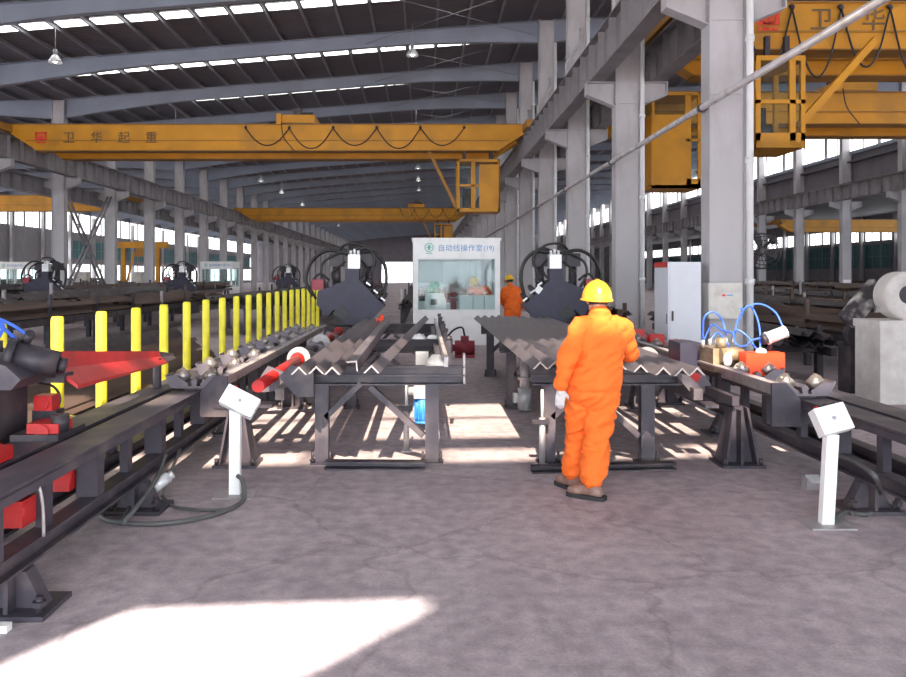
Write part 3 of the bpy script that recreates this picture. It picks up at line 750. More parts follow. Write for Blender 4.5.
# left table extras
m = MB(); m.b2((.19, 7.0, .88), (.225, 13.3, .97)); m.build('stop_rail', 'pale_steel', tb_l)
m = MB(); m.b2((.36, 7.04, .71), (.38, 7.16, .99)); m.build('end_stop', 'pale_steel', tb_l)
m = MB(); m.ext([(-1.28, .80), (-1.17, .90), (-.97, .86), (-.97, .62), (-1.12, .62)], (0, 6.95, 0), (0, 6.99, 0)); m.build('tray_plate', 'frame_steel', tb_l)
m = MB(); m.ext([(1.16+1.04, .87), (1.16+1.14, .87), (1.16+1.36, .66), (1.16+1.22, .66)], (0, 7.0, 0), (0, 7.03, 0)); m.build('tray_plate', 'frame_steel', tb_r)
# small uprights behind the stop rail
for y in (8.2, 9.4, 10.9, 12.1, 13.0):
    m = MB(); m.b2((.25, y-.03, .80), (.29, y+.03, 1.02)); m.cyl((.27, y, 1.02), (.27, y, 1.06), .03, n=8); m.build('stop_pin', 'dark_steel', tb_l)

# ---- steel angles
ANG = {}
def angle_bar(x, z, y0, y1, lab, group, a=.095, mat='bar_steel', d=(0, 0)):
    key = (a, round(y1-y0, 2), mat)
    if key not in ANG:
        m = MB(); m.ext(L_prof(a, .011), (0, 0, 0), (0, y1-y0, 0)); e = MB(); e.ext(L_prof(a, .012), (0, -.004, 0), (0, 0, 0)); ANG[key] = (m.mesh('steel_angle', mat), e.mesh('cut_end', 'bar_end'))
    me, en = ANG[key]
    o = bpy.data.objects.new('steel_angle', me); C.objects.link(o); o.location = (x, y0, z); tag(o, lab, 'steel bar', group)
    if d != (0, 0): o.rotation_euler = (d[1], 0, d[0])
    link('cut_end', en, o)
    return o
for i in range(3):
    angle_bar(-1.02+.137*i, .882, 6.45+.04*(i % 2), 14.0+.04*(i % 2), 'grey steel angle with bright cut end lying along the edge of the bare table', 'angles on the bare table')
angle_bar(-.60, .927, 6.62, 14.1, 'grey steel angle standing on edge next to the row on the bare table', None).rotation_euler = (0, math.radians(40), 0)
L = 7.9; p0 = at(368, 381, 6.35); p1 = at(426, 319, 14.2)
angle_bar(-.42, .90, 6.4, 6.4+L, 'single dark steel angle lying diagonally across the bare table', None, d=(-math.atan2(.46, L), 0))
ends = [6.82, 6.86, 6.80, 6.9, 6.84, 6.78, 6.60, 6.42, 6.36, 6.40]
for i in range(10):
    angle_bar(1.02+.135*i, .882, ends[i], ends[i]+7.9, 'steel angle in the row covering the loaded table at the worker\'s side', 'angles on the loaded table')
# loose bars on the floor in front of the tables
m = MB(); m.ext(C_prof(.07, .12, .012), (-.86, 6.96, .035), (.02, 6.93, .035)); tag(m.build('floor_bar', 'frame_steel', base=(-.44, 6.95, 0)), 'dark steel channel lying on the floor at the legs of the bare table', 'steel bar')
m = MB(); m.ext(C_prof(.06, .09, .012), (.93, 6.80, .03), (2.2, 6.93, .03)); tag(m.build('floor_bar', 'dark_steel', base=(1.5, 6.86, 0)), 'dark steel bar lying on the floor behind the worker\'s boots', 'steel bar')
# ================================================================== PUNCHING MACHINES
def punch(cx, s, lab, plate):
    Yc = 14.5; r = thing('punching_machine', lab, 'machine', (cx, Yc, 0))
    P = lambda a, z: (cx+s*a, z)
    m = MB(); m.ext([P(-.60, 1.40), P(-.40, 1.47), P(-.02, 1.62), P(.18, 1.60), P(.64, 1.12), P(.42, .90), P(.16, .74), P(-.12, .80), P(-.20, .98), P(-.30, 1.06), P(-.42, .92), P(-.62, 1.16)], (0, Yc, 0), (0, Yc+.55, 0)); m.build('head_frame', 'navy', r)
    m = MB(); m.ext([P(-.32, .98), P(-.16, 1.14), P(.02, 1.0), P(-.12, .86)], (0, Yc-.02, 0), (0, Yc, 0)); m.build('die_opening_shade', 'black_rubber', r)  # black plate stands in for the shaded hollow of the die
    m = MB(); m.b2((cx-.5, Yc+.1, 0), (cx+.5, Yc+1.3, .74)); m.b2((cx-.35, Yc+.5, .7), (cx+.35, Yc+1.4, 1.25)); m.build('machine_bed', 'dark_steel', r)
    m = MB(); m.b2((cx-.13+s*.03, Yc+.1, 1.58), (cx+.13+s*.03, Yc+.4, 1.82)); m.build('cylinder_base', 'navy', r)
    m = MB(); m.b2((cx-.10+s*.06, Yc+.05, 1.82), (cx+.12+s*.06, Yc+.3, 2.08)); v = m.build('valve_block', 'aluminium', r)
    m = MB()
    for k in range(3): m.cyl((cx-.06+s*.06+.07*k, Yc+.18, 2.08), (cx-.06+s*.06+.07*k, Yc+.18, 2.16+.03*(k % 2)), .025, n=8)
    m.build('valve_caps', 'aluminium', v)
    for a in (-.29, .33):
        m = MB(); m.b2((cx+a-.13, Yc+.3, 1.86), (cx+a+.13, Yc+.6, 2.11)); m.cyl((cx+a, Yc+.4, 1.45), (cx+a, Yc+.4, 1.9), .08); m.build('pump_body', 'dark_steel', r)
    # slanted hydraulic cylinders on the shoulder
    for k, t in enumerate((.2, .5, .8)):
        a = .18+.46*t; z = 1.60-.48*t
        m = MB(); m.cyl((cx+s*(a-.02), Yc+.2, z-.02), (cx+s*(a+.10), Yc+.2, z+.12), .05, n=10); m.cyl((cx+s*(a+.10), Yc+.2, z+.12), (cx+s*(a+.125), Yc+.2, z+.147), .035, n=10); cyl = m.build('hydraulic_cylinder', 'dark_steel', r)
        m = MB(); m.bar((cx+s*(a+.02), Yc+.13, z+.06), (cx+s*(a+.10), Yc+.13, z+.0), .03, .03); m.build('fitting', 'aluminium', cyl)
    hs = []
    def hose(pts, rad=.028): 
        m = MB(); m.tube([(cx+s*a, Yc+b, z) for a, b, z in pts], rad, 8, 6); m.build('hose', 'black_rubber', r)
    hose([(-.05, .2, 2.1), (-.45, .25, 2.16), (-.75, .3, 1.95), (-.86, .3, 1.6), (-.72, .3, 1.3)], .034)
    hose([(.1, .2, 2.12), (.42, .25, 2.13), (.62, .3, 1.9), (.66, .3, 1.6), (.6, .3, 1.3)], .034)
    hose([(.0, .25, 2.12), (.3, .2, 2.2), (.44, .2, 2.0), (.36, .2, 1.7), (.32, .2, 1.5)], .026)
    hose([(-.02, .25, 2.05), (-.2, .2, 2.12), (-.5, .2, 1.95), (-.55, .2, 1.7), (-.42, .2, 1.45)], .024)
    hose([(-.12, .3, 1.95), (-.35, .25, 1.75), (-.3, .2, 1.55), (-.15, .15, 1.55)], .022)
    hose([(.15, .3, 2.0), (.28, .2, 1.85), (.22, .15, 1.68), (.1, .15, 1.62)], .022)
    hose([(-.3, .4, 2.1), (-.1, .3, 2.28), (.2, .3, 2.26), (.36, .4, 2.08)], .024)
    hose([(-.66, .2, 1.25), (-.74, .15, 1.5), (-.58, .15, 1.72), (-.4, .2, 1.6)], .022)
    if plate == 'plate':
        m = MB(); c = V((cx-s*.0+s*.24-s*0, 0, 0)); R = Matrix.Rotation(math.radians(38), 3, 'Y')
        m.box((cx+s*.38, Yc-.03, 1.43), (.11, .012, .13), R); m.build('white_notice', 'white_paint', r)
    m = MB(); m.b2((cx-s*.62-.1, Yc+.1, 1.42), (cx-s*.62+.12, Yc+.3, 1.62)); m.build('red_cover', 'dark_red', r)
    return r
punch(-1.35, 1, 'dark navy hydraulic punching machine with looping black hoses behind the yellow posts', None)
punch(2.51, -1, 'dark navy hydraulic punching machine with looping hoses and a white notice, beyond the loaded table', 'plate')
# ================================================================== GUARD POSTS, BOOTH, CABINETS
m = MB(); m.lathe([(.056, 0), (.056, 1.27), (.048, 1.30), (.0, 1.305)], (0, 0, .012), n=16); me_post = m.mesh('post_tube', 'post_yellow')
m = MB(); m.b2((-.1, -.1, 0), (.1, .1, .012)); me_pb = m.mesh('foot_plate', 'post_yellow')
for i in range(-1, 19):
    o = bpy.data.objects.new('guard_post', me_post); C.objects.link(o); o.location = (-3.4, 7.3+i*1.0, 0)
    tag(o, 'round yellow steel guard post standing in a row beside the roller conveyor', 'post', 'yellow guard posts'); link('foot_plate', me_pb, o)
m = MB(); m.b2((-3.36, 7.05, 0), (-3.18, 7.18, .42)); tag(m.build('junction_box', 'post_yellow', base=(-3.27, 7.1, 0)), 'small yellow box at the foot of a guard post', 'box')

def booth(bx0, by, wdt, hgt, lab, sign, dep=2.2, inside=True):
    bx1 = bx0+wdt; t = .12; r = thing('control_booth', lab, 'booth', ((bx0+bx1)/2, by, 0))
    m = MB(); m.b2((bx0, by, 0), (bx1, by+dep, .1)); m.b2((bx0, by, .1), (bx1, by+.06, .82)); m.build('base', 'white_paint', r)
    m = MB(); m.b2((bx0-.03, by-.04, hgt-.06), (bx1+.03, by+dep+.04, hgt)); m.b2((bx0, by, hgt-.49), (bx1, by+.06, hgt-.06)); m.build('roof', 'white_paint', r)
    for x in (bx0, bx1-t):
        for y in (by-.01, by+dep-t): q = MB(); q.b2((x, y, .02), (x+t, y+t, hgt-.03)); q.build('corner_post', 'white_paint', r)
    m = MB(); m.b2((bx0+t, by+.01, .84), (bx1-t, by+.03, hgt-.49)); m.build('front_pane', 'glass', r)
    m = MB(); m.b2((bx0+t-.02, by-.02, .80), (bx1-t+.02, by+.05, .86)); m.b2((bx0+t-.02, by-.02, hgt-.51), (bx1-t+.02, by+.05, hgt-.46)); m.build('window_frame', 'white_paint', r)
    for x in (bx0, bx1-.05):
        m = MB(); m.b2((x, by+t, .1), (x+.05, by+dep-t, .9)); m.b2((x, by+t, hgt-.45), (x+.05, by+dep-t, hgt-.06)); m.b2((x, by+dep*.5-.04, .9), (x+.05, by+dep*.5+.04, hgt-.45)); m.build('side_panel', 'white_paint', r)
        m = MB(); m.b2((x+.02, by+t, .9), (x+.03, by+dep-t, hgt-.45)); m.build('side_pane', 'glass', r)
    m = MB(); m.b2((bx0+t, by+dep-.06, .1), (bx1-t, by+dep, 1.0)); m.b2((bx0+t, by+dep-.06, hgt-.5), (bx1-t, by+dep, hgt-.06)); m.build('back_panel', 'white_paint', r)
    m = MB(); m.b2((bx0+t, by+dep-.03, 1.0), (bx1-t, by+dep-.02, hgt-.5)); m.build('back_pane', 'glass', r)
    k = wdt/2.11
    m = MB(); m.b2((bx0+.16*k, by-.016, hgt-.44), (bx1-.16*k, by, hgt-.08)); sg = m.build('sign_board', 'white_paint', r)
    if sign:
        ex, ez = bx0+.39*k, hgt-.23
        e = MB(); e.torus((ex, by-.02, ez), (0, 1, 0), .10*k, .012*k, 20, 6); e.b2((ex-.03*k, by-.024, ez-.06*k), (ex+.03*k, by-.016, ez+.06*k)); e.b2((ex-.055*k, by-.024, ez-.015), (ex+.055*k, by-.016, ez+.015)); e.b2((ex-.08*k, by-.024, ez-.155*k), (ex+.08*k, by-.016, ez-.135*k)); e.build('emblem', 'sign_green', r)
        st = .183*k
        for i, ch in enumerate(sign):
            text_mesh('sign_lettering', ch, .178*k, (bx0+.60*k+st*i, by-.018, hgt-.31), 'sign_blue', r, .004)
        if len(sign) == 6: text_mesh('sign_lettering', '(19)', .16*k, (bx0+.60*k+st*6+.01, by-.018, hgt-.30), 'sign_blue', r, .004)
    return r
BY = 19.05
bx = (413-PX)*BY/F
booth(bx, BY, 2.11, 2.6, 'white control booth with blue lettering and wide window at the end of the tables', '自动线操作室')
# console units inside the booth
p = at(425, 311, 19.5); q = at(446, 293, 19.5)
m = MB(); m.ext([(p.x, .1), (q.x, .1), (q.x, 1.05), (q.x-.06, 1.25), (p.x, 1.25)], (0, 19.35, 0), (0, 19.75, 0)); o = m.build('operator_console', 'white_paint', base=((p.x+q.x)/2, 19.5, .1)); tag(o, 'white console with small dark screen behind the booth glass', 'console')
m = MB(); c = at(434, 302, 19.34); m.b2(c-V((.08, .012, .07)), c+V((.08, .0, .07))); m.build('screen', 'screen', o)
for i, (xa, xb) in enumerate(((459, 472), (473, 483), (484, 495))):
    a = at(xa, 295, 19.5); b = at(xb, 295, 19.5)
    m = MB(); m.b2((a.x, 19.3, .1), (b.x, 19.75, 1.2)); o = m.build('control_cabinet', 'white_paint', base=((a.x+b.x)/2, 19.5, .1))
    tag(o, ['broad', 'narrow', 'narrow'][i]+' white control cabinet behind the booth glass, '+['at the operator\'s hands', 'in the middle of three', 'by the booth corner post'][i], 'cabinet')
    m = MB(); m.b2((a.x+.015, 19.293, .15), (b.x-.015, 19.3, .95)); m.build('cabinet_door', 'white_paint', o)
m = MB(); m.b2((.42, 19.45, .6), (.68, 19.7, 1.0)); m.b2((.5, 19.5, .1), (.6, 19.6, .6)); tag(m.build('stool', 'motor_grey', base=(.55, 19.55, .1)), 'grey seat between the console and cabinets inside the booth', 'seat')
c = at(436, 287, 19.65); m = MB()
for k in range(7): m.sph((c.x+rnd.uniform(-.14, .14), 19.55+rnd.uniform(-.08, .1), 1.32+rnd.uniform(-.02, .14)), (.08, .07, .09), 8, 5)
tag(m.build('green_bag', 'green_plastic', base=(c.x, 19.55, 1.25)), 'crumpled green bag on top of the console in the booth', 'bag')
m = MB()
for k in range(5): m.sph((at(451, 292, 19.9).x+rnd.uniform(-.12, .12), 19.9+rnd.uniform(-.05, .05), 1.18+rnd.uniform(-.03, .06)), (.09, .07, .07), 8, 5)
m.b2((.55, 19.85, .1), (.85, 19.95, 1.12)); tag(m.build('red_cloth_bundle', 'dark_red', base=(.7, 19.9, .1)), 'dark red bundle between console and cabinets in the booth', 'bundle')
# red motor on the floor by the booth
r = thing('floor_motor', 'dark red motor with hoses on the floor before the booth', 'motor', (.86, 16.2, 0))
m = MB(); m.cyl((.66, 16.2, .2), (1.06, 16.2, .2), .15, n=16); m.b2((.66, 16.08, 0), (1.06, 16.32, .06)); m.build('motor_body', 'dark_red', r)
m = MB(); m.cyl((.56, 16.2, .2), (.66, 16.2, .2), .07); m.b2((.78, 16.1, .32), (.94, 16.3, .44)); m.build('terminal_box', 'dark_red', r)
m = MB(); m.tube([(.86, 16.2, .44), (.8, 16.15, .62), (.6, 16.1, .55), (.42, 16.0, .3), (.3, 16.0, .05)], .02, 6); m.build('hose', 'black_rubber', r)
# tall cabinet
x0 = (668-PX)*12/F; x1 = (701-PX)*12/F
r = thing('electrical_cabinet', 'tall pale grey electrical cabinet with red band at its top, beside the first tall column', 'cabinet', ((x0+x1)/2, 12.3, 0))
m = MB(); m.b2((x0, 12, .08), (x1, 12.7, 1.9)); m.b2((x0+.03, 12.03, 0), (x1-.03, 12.67, .08)); m.build('body', 'cabinet_grey', r)
m = MB(); m.b2((x0+.02, 11.985, .12), (x1-.02, 12, 1.86)); d = m.build('door', 'cabinet_grey', r)
m = MB(); m.b2((x0+.05, 11.965, 1.0), (x0+.075, 11.985, 1.15)); m.build('handle', 'dark_steel', d)
m = MB(); m.b2((x0-.008, 12.02, 1.82), (x0, 12.7, 1.9)); m.build('red_band', 'red_paint', r)
m = MB(); m.b2((x0-.008, 12.03, .95), (x0, 12.06, 1.1)); m.build('side_latch', 'dark_steel', r)
# box on the column
Yb = 12.5-.3; a = at(704, 318, Yb); b = at(737, 283, Yb)
r = thing('distribution_box', 'cream wall box with red mark hung on the first tall column above the clamp unit', 'box', ((a.x+b.x)/2, Yb, a.z))
m = MB(); m.b2((a.x, Yb-.2, a.z), (b.x, Yb+.1, b.z)); m.build('body', 'cream', r)
m = MB(); m.b2((a.x+.02, Yb-.215, a.z+.02), (b.x-.02, Yb-.2, b.z-.02)); m.build('door', 'cream', r)
m = MB(); m.b2((a.x+.2, Yb-.222, b.z-.2), (a.x+.25, Yb-.215, b.z-.17)); m.build('red_mark', 'emblem_red', r)
m = MB(); m.b2((a.x+.27, Yb-.222, b.z-.195), (a.x+.36, Yb-.215, b.z-.175)); m.build('name_plate', 'sign_blue', r)
# ================================================================== PEOPLE
class Body:
    def __init__(s): s.m = MB(); s.pr = []
    def cap(s, p0, r0, p1, r1, g):
        p0, p1 = V(p0), V(p1)
        if (p1-p0).length > 1e-4: s.m.cyl(p0, p1, r0, r1, n=14)
        s.m.sph(p0, r0, 14, 8); s.m.sph(p1, r1, 14, 8); s.pr.append((p0, r0, p1, r1, g)); return s
    def chain(s, pts, g):
        for (a, ra), (b, rb) in zip(pts, pts[1:]): s.cap(a, ra, b, rb, g)
    def ell(s, c, r, g, R=None):
        s.m.sph(c, r, 18, 12, R); q = sum(r)/3; s.pr.append((V(c), q, V(c)+V((0, 0, 1e-3)), q, g)); return s
    def loft(s, rings, g, n=20):
        vs = []
        for c, ax, ay in rings: vs += [V(c)+ax*math.cos(2*math.pi*i/n)+ay*math.sin(2*math.pi*i/n) for i in range(n)]
        k = len(rings)
        s.m.add(vs, [(j*n+i, j*n+(i+1) % n, (j+1)*n+(i+1) % n, (j+1)*n+i) for j in range(k-1) for i in range(n)]+[list(reversed(range(n))), [(k-1)*n+i for i in range(n)]], True)
        for (c, ax, ay), (d, bx_, by_) in zip(rings, rings[1:]): s.pr.append((V(c), (ax.length+ay.length)/2, V(d), (bx_.length+by_.length)/2, g))
    def build(s, name, mats, parent, voxel=.012, smooth=4, folds=0):
        me = bpy.data.meshes.new('raw'); me.from_pydata([tuple(a) for a in s.m.v], [], s.m.f)
        bm = bmesh.new(); bm.from_mesh(me); bmesh.ops.remove_doubles(bm, verts=bm.verts, dist=1e-5); bmesh.ops.recalc_face_normals(bm, faces=bm.faces); bm.to_mesh(me); bm.free()
        ob = bpy.data.objects.new('raw', me)
        rm = ob.modifiers.new('r', 'REMESH'); rm.mode = 'VOXEL'; rm.voxel_size = voxel; rm.use_smooth_shade = True
        sm = ob.modifiers.new('s', 'SMOOTH'); sm.factor = .5; sm.iterations = smooth
        out = evaluated(ob)
        for m in mats: out.materials.append(MATS[m])
        n = len(out.polygons); co = np.empty(n*3); out.polygons.foreach_get('center', co); co = co.reshape(n, 3)
        best = np.full(n, 1e9); gi = np.zeros(n, dtype=np.int32)
        for p0, r0, p1, r1, g in s.pr:
            a = np.array(p0); d = np.array(p1)-a; t = np.clip((co-a) @ d/max(d @ d, 1e-9), 0, 1)
            q = np.linalg.norm(co-a-t[:, None]*d, axis=1)-(r0+(r1-r0)*t); w_ = q < best
            best[w_] = q[w_]; gi[w_] = g
        out.polygons.foreach_set('material_index', gi)
        out.polygons.foreach_set('use_smooth', [True]*len(out.polygons))
        if folds:                                        # creases of loose cloth
            cl = [False]*len(out.vertices)
            for f in out.polygons:
                if f.material_index == 0:
                    for i in f.vertices: cl[i] = True
            nr = [v.normal.copy() for v in out.vertices]; new = []
            for v in out.vertices:
                p = v.co.copy()
                if not cl[v.index]: new.extend(p); continue
                a = noise.noise(V((p.x*5+p.z*5, p.y*5, p.z*13-p.x*9))); c = noise.noise(V((p.x*11-p.z*6, p.y*11, p.z*24+p.x*8+7)))
                low = 1.25 if p.z < .8 or 1.0 < p.z < 1.15 else .8
                new.extend(p+nr[v.index]*folds*low*((1-2.2*abs(a))*.9+(.5-1.4*abs(c))*.5))
        if folds: out.vertices.foreach_set('co', new)
        out.transform(Matrix.Translation(-parent.location))
        out.name = name; o = bpy.data.objects.new(name, out); C.objects.link(o); o.parent = parent
        return o
def hand(b, wrist, d, palm_n, side, g, curl=.5):
    """palm, four unequal bent fingers and a thumb from the palm's side; d points to the fingertips, side to the thumb"""
    d = V(d).normalized(); sd = V(side); sd = (sd-d*sd.dot(d)).normalized(); n = V(palm_n); n = (n-d*n.dot(d)-sd*n.dot(sd)).normalized()
    w0 = V(wrist)
    b.cap(w0, .027, w0+d*.03, .03, g)
    for k in (-1, 0, 1): b.cap(w0+d*.02+sd*.018*k, .016, w0+d*.088+sd*.026*k, .0145, g)
    for k, L_ in zip((1.5, .5, -.5, -1.5), (.075, .085, .08, .062)):
        p = w0+d*.09+sd*.0205*k; q = p+(d+n*curl*.5).normalized()*L_*.42; t = q+(d+n*curl*1.3).normalized()*L_*.33; u = t+(d*.8+n*curl*2).normalized()*L_*.27
        b.chain([(p, .0105), (q, .0098), (t, .0092), (u, .0078)], g)
    p = w0+d*.03+sd*.03; q = p+(d*.7+sd*.6+n*.3).normalized()*.045; t = q+(d+sd*.15+n*.5).normalized()*.035
    b.chain([(p, .015), (q, .0125), (t, .0098)], g)
def person(lab, J, fwd, head_fwd, gl=(2, 2), voxel=.012, hands=None, grp=None):
    root = thing('person', lab, 'person', (J['root'][0], J['root'][1], J['root'][2]))
    b = Body(); F_ = V(fwd).normalized()
    sl, sr, hl, hr = V(J['sh_l']), V(J['sh_r']), V(J['hip_l']), V(J['hip_r'])
    cS = (sl+sr)/2; cH = (hl+hr)/2; aS = (sr-sl).normalized(); aH = (hr-hl).normalized(); neck = V(J['neck']); head = V(J['head'])
    up = (cS-cH); Lt = up.length
    def ring(t, rx, ry, fo=0):
        c = cH.lerp(cS, t)+F_*fo; a = aH.lerp(aS, max(0, min(1, t))).normalized(); f = a.cross(up.normalized()); f = f if f.dot(F_) > 0 else -f
        return (c, a*rx, f*ry)
    b.loft([ring(-.24, .13, .105), ring(-.10, .18, .13, -.012), ring(.05, .182, .135, -.015), ring(.2, .17, .12, -.01)], 0)     # trousers
    b.loft([ring(.03, .198, .15, -.012), ring(.10, .204, .155, -.014), ring(.26, .20, .15, -.01), ring(.36, .19, .14), ring(.5, .192, .138, .005), ring(.72, .208, .14, .005), ring(.9, .20, .128, -.005), ring(1.02, .15, .10, -.008), ring(1.1, .10, .085, -.01)], 0)   # jacket
    for sh in (sl, sr): b.cap(sh, .070, neck+V((0, 0, -.05))+(sh-neck)*.25, .058, 0)
    b.cap(cS, .09, neck+V((0, 0, -.02)), .070, 0)                      # collar
    b.cap(neck, .054, head+V((0, 0, -.07)), .054, 1)
    H_ = V(head_fwd).normalized(); S_ = H_.cross(V((0, 0, 1))).normalized(); U_ = S_.cross(H_)
    R = Matrix((S_, H_, U_)).transposed()
    b.ell(head+U_*.02, (.077, .095, .10), 1, R); b.ell(head+H_*.018-U_*.055, (.060, .072, .062), 1, R); b.ell(head+H_*.028-U_*.09, (.038, .045, .03), 1, R)
    b.ell(head+H_*.10-U_*.02, (.014, .02, .026), 1, R); b.ell(head+H_*.092+U_*.022, (.05, .016, .012), 1, R); b.ell(head+H_*.084-U_*.065, (.026, .014, .012), 1, R)
    for s in (-1, 1): b.ell(head+S_*s*.079-U_*.01-H_*.005, (.011, .02, .033), 1, R)
    for sd, sh in (('l', sl), ('r', sr)):
        el, wr = V(J['el_'+sd]), V(J['wr_'+sd]); k = -1 if sd == 'l' else 1
        b.chain([(sh.lerp(cS, .25), .08), (sh, .073), (sh.lerp(el, .5), .070), (el, .062), (el.lerp(wr, .5), .056), (wr, .046)], 0)
        hd = hands[sd]; hand(b, wr+V(hd[0]).normalized()*.02, hd[0], hd[1], hd[2], gl[0 if sd == 'l' else 1], hd[3])
    for sd in 'lr':
        if 'kn_'+sd not in J: continue
        hp, kn, an = V(J['hip_'+sd]), V(J['kn_'+sd]), V(J['an_'+sd])
        b.chain([(hp, .11), (hp.lerp(kn, .45), .108), (kn, .096), (kn.lerp(an, .5), .09), (kn.lerp(an, .80), .086)], 0)
    body = b.build('body', ['orange_cloth', 'skin', 'glove', 'glove_dark'], root, voxel, 3, .018)
    # hair, eyes
    m = MB(); m.sph(head+U_*.012-H_*.012, (.084, .094, .10), 18, 10, R, -.55, .9); m.build('hair', 'hair', root)
    for s in (-1, 1): m = MB(); m.sph(head+H_*.083+S_*s*.032+U_*.005, .012, 8, 6); m.build('eye', 'white_paint', root)
    # hard hat
    hc = head+U_*.005; tilt = Matrix.Rotation(math.radians(J.get('hat_tilt', 0)), 3, S_)
    Rh = tilt @ R
    m = MB(); m.sph(hc, (.114, .135, .148), 26, 10, Rh, .0, 1.0); m.sph(hc, (.107, .128, .141), 26, 8, Rh, .0, .98)
    rid = [hc+Rh @ V((0, .135*math.cos(a), 0.148*math.sin(a)+.003)) for a in [math.radians(v) for v in range(25, 156, 13)]]
    m.tube(rid, .006, 8, 1); hat = m.build('hard_hat', 'helmet', root)
    m = MB(); vs = []; n = 28
    for k in range(n):
        a = 2*math.pi*k/n; pk = max(0, math.sin(a))**3*.045
        for rr, z in ((0, .004), (.009+pk, -.008-pk*.25), (.008+pk, -.014-pk*.25), (-.004, -.006)):
            vs.append(hc+Rh @ V(((.114+rr)*math.cos(a), (.135+rr)*math.sin(a), z)))
    m.add(vs, [(k*4+j, k*4+(j+1) % 4, ((k+1) % n)*4+(j+1) % 4, ((k+1) % n)*4+j) for k in range(n) for j in range(4)], True); m.build('brim', 'helmet', hat)
    # boots
    for sd in 'lr':
        if 'kn_'+sd not in J: continue
        an = V(J['an_'+sd]); d = V(J['toe_'+sd]); d.z = 0; d.normalize(); sdv = d.cross(V((0, 0, 1)))
        q = Body(); base = V((an.x, an.y, J['root'][2]))
        q.chain([(an+V((0, 0, .06)), .058), (base+V((0, 0, .075))-d*.015, .055)], 0); q.chain([(base+V((0, 0, .062))-d*.05, .043), (base+V((0, 0, .066))+d*.06, .047), (base+V((0, 0, .052))+d*.135, .044), (base+V((0, 0, .046))+d*.165, .036)], 0)
        bt = q.build('boot', ['boot'], root, .012, 3)
        m = MB(); prof = [(-.045, -.10), (.045, -.10), (.052, -.03), (.052, .09), (.05, .15), (.03, .2), (-.03, .2), (-.05, .15), (-.052, .09), (-.052, -.03)]
        lo = [base+sdv*a+d*c_ for a, c_ in prof]; hi = [p+V((0, 0, .03)) for p in lo]; n = len(prof)
        m.add(lo+hi, [(i, (i+1) % n, n+(i+1) % n, n+i) for i in range(n)]+[list(range(n)), list(range(n, 2*n))]); m.build('sole', 'sole', bt)
    return root
person('worker in orange coveralls and yellow hard hat seen from behind, hand on the steel angles', dict(
    root=(1.25, 6.07, 0), sh_l=(1.205, 6.02, 1.30), sh_r=(1.55, 6.10, 1.295), hip_l=(1.225, 6.10, .815), hip_r=(1.395, 6.04, .815),
    neck=(1.365, 6.07, 1.42), head=(1.352, 6.10, 1.51), hat_tilt=10, el_l=(1.10, 5.97, 1.07), wr_l=(1.05, 5.99, .855), el_r=(1.625, 6.2, 1.09), wr_r=(1.70, 6.44, 1.06),
    kn_l=(1.245, 6.21, .44), an_l=(1.19, 6.22, .10), kn_r=(1.335, 6.04, .44), an_r=(1.285, 5.96, .10), toe_l=(-.5, .85, 0), toe_r=(-.85, .5, 0)),
    (.1, 1, 0), (-.15, 1, -.12), gl=(2, 3), hands={'l': ((-.03, .05, -1), (.3, 1, 0), (1, -.2, 0), .45), 'r': ((.1, 1, -.35), (-.0, -.2, -1), (-1, .1, 0), .5)}, voxel=.011)
bxw = 2.22; byw = 19.6
person('worker in orange coveralls and yellow hard hat standing at the corner of the control booth', dict(
    root=(bxw, byw, 0), sh_l=(bxw-.185, byw-.02, 1.335), sh_r=(bxw+.18, byw+.03, 1.325), hip_l=(bxw-.08, byw, .84), hip_r=(bxw+.1, byw, .84), neck=(bxw-.03, byw+.02, 1.45), head=(bxw-.06, byw+.06, 1.56), hat_tilt=-6,
    el_l=(bxw-.26, byw+.02, 1.1), wr_l=(bxw-.22, byw+.22, .98), el_r=(bxw+.27, byw+.04, 1.09), wr_r=(bxw+.24, byw+.12, .86), kn_l=(bxw-.09, byw, .45), an_l=(bxw-.1, byw, .1), kn_r=(bxw+.1, byw+.02, .45), an_r=(bxw+.1, byw, .1), toe_l=(-.2, 1, 0), toe_r=(.2, 1, 0)),
    (-.1, 1, 0), (-.35, 1, -.2), hands={'l': ((0, 1, -.4), (1, 0, 0), (0, .3, 1), .6), 'r': ((0, .2, -1), (-1, 0, 0), (0, 1, 0), .5)}, voxel=.016)
ox, oy = at(478, 285, 20.2).x, 20.25
person('operator in orange with yellow hard hat bending over the cabinets inside the booth', dict(
    root=(ox+.1, oy+.1, .1), sh_l=(ox+.24, oy+.02, 1.35), sh_r=(ox-.14, oy+.12, 1.36), hip_l=(ox+.22, oy+.12, .86), hip_r=(ox+.04, oy+.16, .86), neck=(ox-.02, oy-.02, 1.45), head=(ox-.10, oy-.10, 1.52), hat_tilt=-4,
    el_l=(ox+.30, oy-.1, 1.16), wr_l=(ox+.18, oy-.28, 1.25), el_r=(ox-.22, oy-.06, 1.16), wr_r=(ox-.2, oy-.28, 1.25), kn_l=(ox+.2, oy+.12, .5), an_l=(ox+.2, oy+.15, .2), kn_r=(ox+.02, oy+.15, .5), an_r=(ox+.0, oy+.18, .2), toe_l=(-.2, -1, 0), toe_r=(-.3, -1, 0)),
    (-.3, -1, 0), (-.5, -1, -.55), hands={'l': ((-.2, -1, -.1), (0, 0, -1), (-1, .1, 0), .3), 'r': ((.2, -1, -.1), (0, 0, -1), (1, .1, 0), .3)}, voxel=.016)
